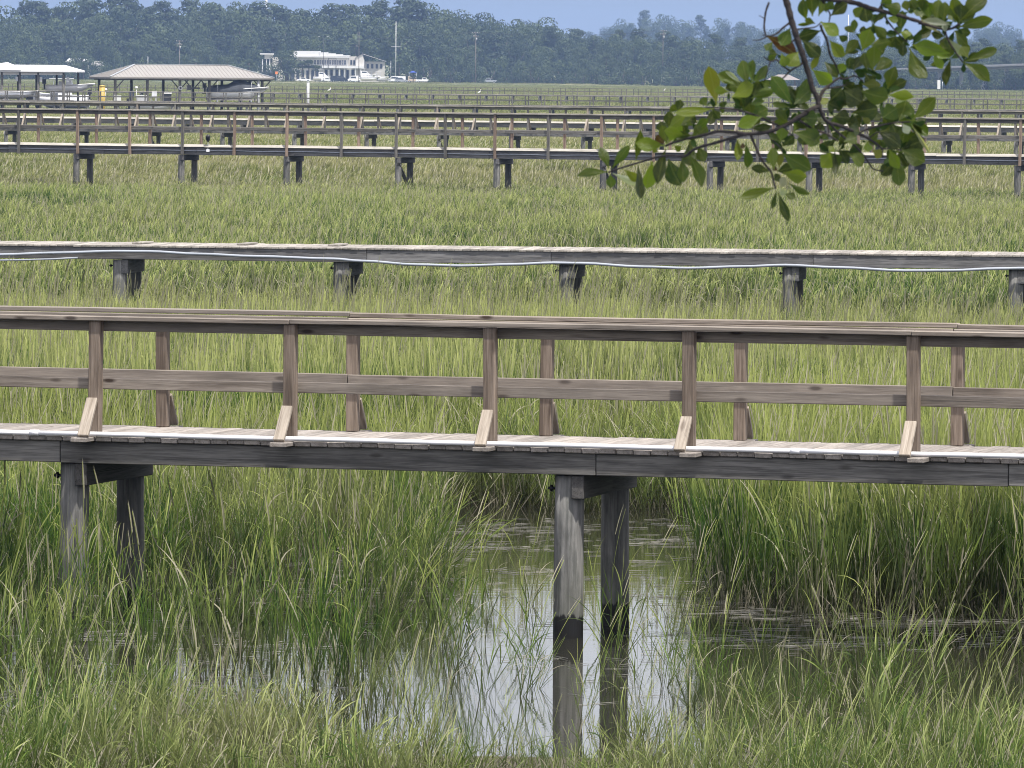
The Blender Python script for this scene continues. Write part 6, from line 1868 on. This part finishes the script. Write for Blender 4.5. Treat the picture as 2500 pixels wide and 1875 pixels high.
# leaves: zoom, base, tip, width, colour (g green, b lit and d shaded green with the light painted into the colour, y yellowing, r brown, p pale underside)
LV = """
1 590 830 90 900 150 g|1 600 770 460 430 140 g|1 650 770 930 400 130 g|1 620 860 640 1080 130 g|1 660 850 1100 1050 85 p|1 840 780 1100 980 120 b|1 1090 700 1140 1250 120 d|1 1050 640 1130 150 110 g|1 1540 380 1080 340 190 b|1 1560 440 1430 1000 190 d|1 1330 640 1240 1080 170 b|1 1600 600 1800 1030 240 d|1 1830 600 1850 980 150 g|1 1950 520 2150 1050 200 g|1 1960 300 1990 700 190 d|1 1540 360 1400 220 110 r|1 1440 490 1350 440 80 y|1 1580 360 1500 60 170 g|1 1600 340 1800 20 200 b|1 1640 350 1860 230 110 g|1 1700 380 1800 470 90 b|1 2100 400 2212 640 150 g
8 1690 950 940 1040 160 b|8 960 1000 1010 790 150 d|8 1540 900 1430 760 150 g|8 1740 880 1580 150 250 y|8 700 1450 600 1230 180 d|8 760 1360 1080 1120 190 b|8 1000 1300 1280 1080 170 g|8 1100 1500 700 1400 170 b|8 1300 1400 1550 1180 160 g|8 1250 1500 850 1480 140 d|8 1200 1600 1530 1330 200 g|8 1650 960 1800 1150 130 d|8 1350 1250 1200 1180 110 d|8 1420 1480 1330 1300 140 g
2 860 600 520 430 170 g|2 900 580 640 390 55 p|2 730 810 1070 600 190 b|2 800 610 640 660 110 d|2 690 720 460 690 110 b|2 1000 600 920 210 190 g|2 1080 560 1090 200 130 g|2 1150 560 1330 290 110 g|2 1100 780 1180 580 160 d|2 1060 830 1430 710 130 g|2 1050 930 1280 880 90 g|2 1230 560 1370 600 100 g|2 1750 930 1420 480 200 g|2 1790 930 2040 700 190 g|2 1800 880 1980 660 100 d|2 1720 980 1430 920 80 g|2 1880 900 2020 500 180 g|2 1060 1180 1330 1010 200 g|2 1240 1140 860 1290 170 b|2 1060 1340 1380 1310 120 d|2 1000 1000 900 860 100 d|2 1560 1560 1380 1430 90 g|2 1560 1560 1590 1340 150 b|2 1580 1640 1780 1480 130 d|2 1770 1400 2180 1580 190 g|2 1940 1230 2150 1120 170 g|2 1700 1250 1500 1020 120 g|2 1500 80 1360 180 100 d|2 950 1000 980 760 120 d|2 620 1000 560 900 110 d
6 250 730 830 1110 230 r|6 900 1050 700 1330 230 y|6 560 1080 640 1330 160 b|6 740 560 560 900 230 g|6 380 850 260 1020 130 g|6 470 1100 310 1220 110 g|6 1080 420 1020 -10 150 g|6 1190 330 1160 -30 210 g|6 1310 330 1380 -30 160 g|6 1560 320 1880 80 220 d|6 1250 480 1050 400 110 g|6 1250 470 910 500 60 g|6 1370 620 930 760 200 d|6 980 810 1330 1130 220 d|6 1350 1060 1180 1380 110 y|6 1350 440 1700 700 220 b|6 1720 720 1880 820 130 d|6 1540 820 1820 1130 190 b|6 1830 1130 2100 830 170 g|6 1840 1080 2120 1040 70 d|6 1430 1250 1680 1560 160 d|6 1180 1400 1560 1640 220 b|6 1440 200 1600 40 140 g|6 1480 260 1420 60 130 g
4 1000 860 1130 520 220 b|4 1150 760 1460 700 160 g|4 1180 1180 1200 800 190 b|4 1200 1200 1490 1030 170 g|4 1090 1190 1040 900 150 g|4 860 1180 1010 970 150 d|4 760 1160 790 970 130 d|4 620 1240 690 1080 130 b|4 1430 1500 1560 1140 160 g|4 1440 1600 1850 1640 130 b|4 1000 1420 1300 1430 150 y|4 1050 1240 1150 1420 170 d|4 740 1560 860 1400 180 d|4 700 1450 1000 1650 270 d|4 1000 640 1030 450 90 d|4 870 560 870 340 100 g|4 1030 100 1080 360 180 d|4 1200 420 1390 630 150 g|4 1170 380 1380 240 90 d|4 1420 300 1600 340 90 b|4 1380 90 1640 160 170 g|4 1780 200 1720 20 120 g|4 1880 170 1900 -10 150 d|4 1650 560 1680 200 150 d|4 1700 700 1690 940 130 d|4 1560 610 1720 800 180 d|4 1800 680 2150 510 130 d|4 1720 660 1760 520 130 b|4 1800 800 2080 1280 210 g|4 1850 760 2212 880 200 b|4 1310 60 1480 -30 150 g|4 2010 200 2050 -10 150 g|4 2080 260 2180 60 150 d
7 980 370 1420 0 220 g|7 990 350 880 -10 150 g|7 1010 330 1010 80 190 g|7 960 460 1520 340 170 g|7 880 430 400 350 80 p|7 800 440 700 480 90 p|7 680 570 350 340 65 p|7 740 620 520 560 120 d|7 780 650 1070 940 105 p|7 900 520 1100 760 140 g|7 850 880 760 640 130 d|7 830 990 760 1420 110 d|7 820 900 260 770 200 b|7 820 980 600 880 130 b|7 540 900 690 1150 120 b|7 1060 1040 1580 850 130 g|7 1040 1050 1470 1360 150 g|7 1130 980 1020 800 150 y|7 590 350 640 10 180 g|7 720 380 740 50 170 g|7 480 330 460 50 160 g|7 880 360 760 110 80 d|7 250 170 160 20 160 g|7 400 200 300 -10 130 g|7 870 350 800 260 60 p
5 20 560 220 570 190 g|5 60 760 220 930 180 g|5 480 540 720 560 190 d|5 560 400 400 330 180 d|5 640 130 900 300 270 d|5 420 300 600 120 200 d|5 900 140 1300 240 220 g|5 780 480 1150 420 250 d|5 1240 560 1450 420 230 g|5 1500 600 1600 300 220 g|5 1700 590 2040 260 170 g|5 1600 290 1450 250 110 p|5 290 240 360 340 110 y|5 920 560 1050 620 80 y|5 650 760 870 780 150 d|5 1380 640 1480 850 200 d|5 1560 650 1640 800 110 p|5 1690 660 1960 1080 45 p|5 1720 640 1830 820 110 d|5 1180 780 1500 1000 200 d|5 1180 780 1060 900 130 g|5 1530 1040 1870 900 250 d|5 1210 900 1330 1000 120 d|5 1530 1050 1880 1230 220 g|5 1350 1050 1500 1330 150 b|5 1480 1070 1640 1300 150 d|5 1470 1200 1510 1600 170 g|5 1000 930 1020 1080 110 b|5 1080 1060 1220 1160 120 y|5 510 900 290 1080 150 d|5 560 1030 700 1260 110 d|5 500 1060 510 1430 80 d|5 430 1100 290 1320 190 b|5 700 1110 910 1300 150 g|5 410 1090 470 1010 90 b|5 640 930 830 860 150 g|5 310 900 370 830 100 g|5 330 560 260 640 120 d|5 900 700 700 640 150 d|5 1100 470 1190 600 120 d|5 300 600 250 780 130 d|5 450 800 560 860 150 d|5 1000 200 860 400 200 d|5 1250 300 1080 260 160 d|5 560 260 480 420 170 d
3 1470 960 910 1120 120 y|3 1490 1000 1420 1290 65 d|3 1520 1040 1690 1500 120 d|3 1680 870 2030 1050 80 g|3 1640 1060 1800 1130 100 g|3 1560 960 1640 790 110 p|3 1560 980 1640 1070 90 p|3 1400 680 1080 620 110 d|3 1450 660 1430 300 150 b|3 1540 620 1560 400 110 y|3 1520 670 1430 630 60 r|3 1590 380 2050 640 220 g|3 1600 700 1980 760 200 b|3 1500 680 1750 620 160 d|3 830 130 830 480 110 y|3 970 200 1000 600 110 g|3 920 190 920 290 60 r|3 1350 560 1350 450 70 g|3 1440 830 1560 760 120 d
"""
def leaf_mesh(v):
    rr = random.Random(90 + v)
    n = 9; V = []; Fc = []
    bendz = rr.uniform(-.16, .16); fold = rr.uniform(.10, .45); tw = rr.uniform(-.3, .3)
    lob = rr.uniform(0, .10); phase = rr.uniform(0, 6)
    for i in range(n + 1):
        t = i / n
        q = max(0.0, (t - .08) / .92)
        wd = .05 + .45 * (math.sin(math.pi * q ** 1.35) ** .85 if q < 1 else 0)
        if t < .08: wd = .04
        if i == n: wd = .03
        wl = wd * (1 + lob * math.sin(t * 13 + phase)); wr = wd * (1 + lob * math.sin(t * 11 + phase + 2))
        z = bendz * math.sin(t * math.pi * .9); a = tw * t
        for y, zz in ((-wl, fold * wl), (0, 0), (wr, fold * wr)):
            V.append((t, y * math.cos(a), z + zz + y * math.sin(a)))
    for i in range(n):
        for k in range(2):
            a = i * 3 + k
            Fc.append((a, a + 1, a + 4, a + 3))
    me = bpy.data.meshes.new('leaf'); me.from_pydata(V, [], Fc)
    me.polygons.foreach_set('use_smooth', [True] * len(Fc)); me.update()
    me.materials.append(M['leaf'])
    return me
LM = [leaf_mesh(v) for v in range(7)]
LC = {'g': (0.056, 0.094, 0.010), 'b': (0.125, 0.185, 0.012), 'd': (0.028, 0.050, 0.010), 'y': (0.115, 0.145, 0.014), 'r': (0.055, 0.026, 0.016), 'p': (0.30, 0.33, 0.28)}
rl = random.Random(5)
def add_leaf(z, x0, y0, x1, y1, wd, c, dz0=0.0):
    ox, oy, s = ZM[z]
    L_px = math.hypot(x1 - x0, y1 - y0) / s
    dz = depth_of(ox + x0 / s) + dz0
    if c == 'd': dz += rl.uniform(.01, .06)
    if c == 'b': dz -= rl.uniform(.0, .03)
    p0 = bp(z, (x0, y0), dz)
    p1 = bp(z, (x0 + (x1 - x0) * 1.06, y0 + (y1 - y0) * 1.06), dz + rl.uniform(-.45, .45) * L_px * K)
    view = (p0 - Vector((0, 0, CAM_Z))).normalized()
    x = (p1 - p0); Ln = x.length; x.normalize()
    nrm = (-view + Vector((rl.uniform(-.5, .5), 0, rl.uniform(-.3, .6)))); nrm = (nrm - x * nrm.dot(x)).normalized()
    if rl.random() < .3: nrm = -nrm
    y = nrm.cross(x)
    Wm = wd / s * K * 1.27 / max(.6, abs(nrm.dot(view)))
    Mx = Matrix((x * Ln, y * Wm, nrm * Ln)).transposed().to_4x4(); Mx.translation = p0
    o = link('leaf', LM[rl.randrange(7)], branch, None, BINV @ Mx)
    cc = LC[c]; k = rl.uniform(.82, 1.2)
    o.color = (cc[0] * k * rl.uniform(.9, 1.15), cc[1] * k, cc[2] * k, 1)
    if c == 'r': o['label'] = 'withered brown leaf'
    elif c == 'y': o['label'] = 'yellowing leaf'
    return 1
items = []
for line in LV.strip().split('\n'):
    for item in line.strip().split('|'):
        q = item.split(); items.append((int(q[0]),) + tuple(map(float, q[1:6])) + (q[6],))
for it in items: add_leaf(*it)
# smaller leaves filling out the rosettes behind
extra = max(0, 298 - len(items))
pool = [it for it in items if it[6] in 'gbd' and it[0] in (2, 4, 5, 7, 8)]
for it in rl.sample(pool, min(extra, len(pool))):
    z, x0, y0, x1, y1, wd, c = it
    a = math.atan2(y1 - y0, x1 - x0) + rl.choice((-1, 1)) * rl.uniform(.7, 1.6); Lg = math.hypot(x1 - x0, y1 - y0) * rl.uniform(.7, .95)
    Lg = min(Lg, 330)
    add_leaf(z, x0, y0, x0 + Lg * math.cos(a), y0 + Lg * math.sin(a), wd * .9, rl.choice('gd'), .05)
# and the many small ones that cannot be told apart, as one part
def small_leaves():
    V = []; Fc = []
    for it in pool + rl.sample(pool, 40):
        z, x0, y0, x1, y1, wd, c = it
        ox, oy, s = ZM[z]
        a = math.atan2(y1 - y0, x1 - x0) + rl.choice((-1, 1)) * rl.uniform(.9, 2.4); Lg = min(300, math.hypot(x1 - x0, y1 - y0)) * rl.uniform(.5, .85)
        dz = depth_of(ox + x0 / s) + rl.uniform(.02, .10)
        p0 = bp(z, (x0, y0), dz); p1 = bp(z, (x0 + Lg * math.cos(a), y0 + Lg * math.sin(a)), dz + rl.uniform(-.5, .5) * Lg / s * K)
        x = (p1 - p0); Ln = x.length; x.normalize()
        nrm = Vector((rl.uniform(-.6, .6), -1, rl.uniform(-.4, .8))); nrm = (nrm - x * nrm.dot(x)).normalized()
        Mx = Matrix((x * Ln, nrm.cross(x) * (Ln * rl.uniform(.42, .55)), nrm * Ln)).transposed().to_4x4(); Mx.translation = p0
        me = LM[rl.randrange(7)]; b = len(V)
        V += [tuple(Mx @ v.co) for v in me.vertices]; Fc += [tuple(b + i for i in p.vertices) for p in me.polygons]
    me = bpy.data.meshes.new('small_leaves'); me.from_pydata(V, [], Fc); me.polygons.foreach_set('use_smooth', [True] * len(Fc)); me.update()
    o = link('small_leaves', me, branch, M['oak_small'], BINV); o['kind'] = 'stuff'
M['oak_small'] = foliage_mat('small_oak_leaves', (0.026, 0.056, 0.010), (0.05, 0.10, 0.014), 0.4)
small_leaves()
# the rest of the oak, out of the picture overhead: its crown shades the branch
def oak_overhead():
    rng = np.random.default_rng(77); L_ = Leafage()
    for k in range(26):
        c = (rng.uniform(-2.2, 5.0), rng.uniform(6.0, 13.0), rng.uniform(6.6, 9.2))
        L_.lobe(c, (1.1, 1.1, .6), 420, .16, rng.uniform(.2, .8), rng, .3, .6)
    me = L_.mesh('crown', M['oak'])
    link('crown', me, branch, None, BINV)
    MB().tube([bpd(6, (500, -900)), at(1850, -700, 11.4), Vector((1.5, 10.5, 6.6)), Vector((2.2, 9.0, 7.4)), Vector((3.6, 5.5, 7.6)), Vector((4.6, 2.0, 6.5))], [.006, .012, .03, .06, .11, .17], 10).build('bough', M['twig'], branch, BINV)
oak_overhead()
# ------------------------------------------------------------------ the hazy summer air
def haze():
    x0, x1, y0, y1, z0, z1 = -1400, 1400, -60, 5200, -1.8, 52
    mb = MB(); mb.box(((x0 + x1) / 2, (y0 + y1) / 2, (z0 + z1) / 2), (x1 - x0, y1 - y0, z1 - z0))
    m = bpy.data.materials.new('haze'); m.use_nodes = True
    nt = m.node_tree; nt.nodes.clear()
    out = nt.nodes.new('ShaderNodeOutputMaterial'); pv = nt.nodes.new('ShaderNodeVolumePrincipled')
    pv.inputs['Color'].default_value = (0.38, 0.56, 0.93, 1)
    pv.inputs['Density'].default_value = 0.00009
    pv.inputs['Anisotropy'].default_value = 0.15
    nt.links.new(pv.outputs[0], out.inputs['Volume'])
    o = mb.build('haze', m); tag(o, 'thin blue summer haze over the whole marsh', kind='stuff')
haze()

# ------------------------------------------------------------------ labels that would repeat are told apart by their place
def settle_labels():
    by = {}
    for o in SC.objects:
        if o.parent is None and 'label' in o and o.get('group'): by.setdefault(o['label'], []).append(o)
    words = ['leftmost', 'second from left', 'third from left', 'fourth from left', 'fifth from left', 'sixth from left', 'seventh from left', 'eighth from left', 'ninth from left', 'tenth from left', 'eleventh from left', 'twelfth from left', 'thirteenth from left', 'fourteenth from left', 'fifteenth from left', 'sixteenth from left', 'seventeenth from left', 'eighteenth from left', 'nineteenth from left', 'twentieth from left']
    for lb, os_ in by.items():
        if len(os_) < 2: continue
        os_.sort(key=lambda o: proj((o.location.x, o.location.y, o.location.z + 3))[0])
        for i, o in enumerate(os_):
            w_ = 'rightmost' if i == len(os_) - 1 else words[min(i, 19)]
            o['label'] = lb + ', ' + w_
settle_labels()
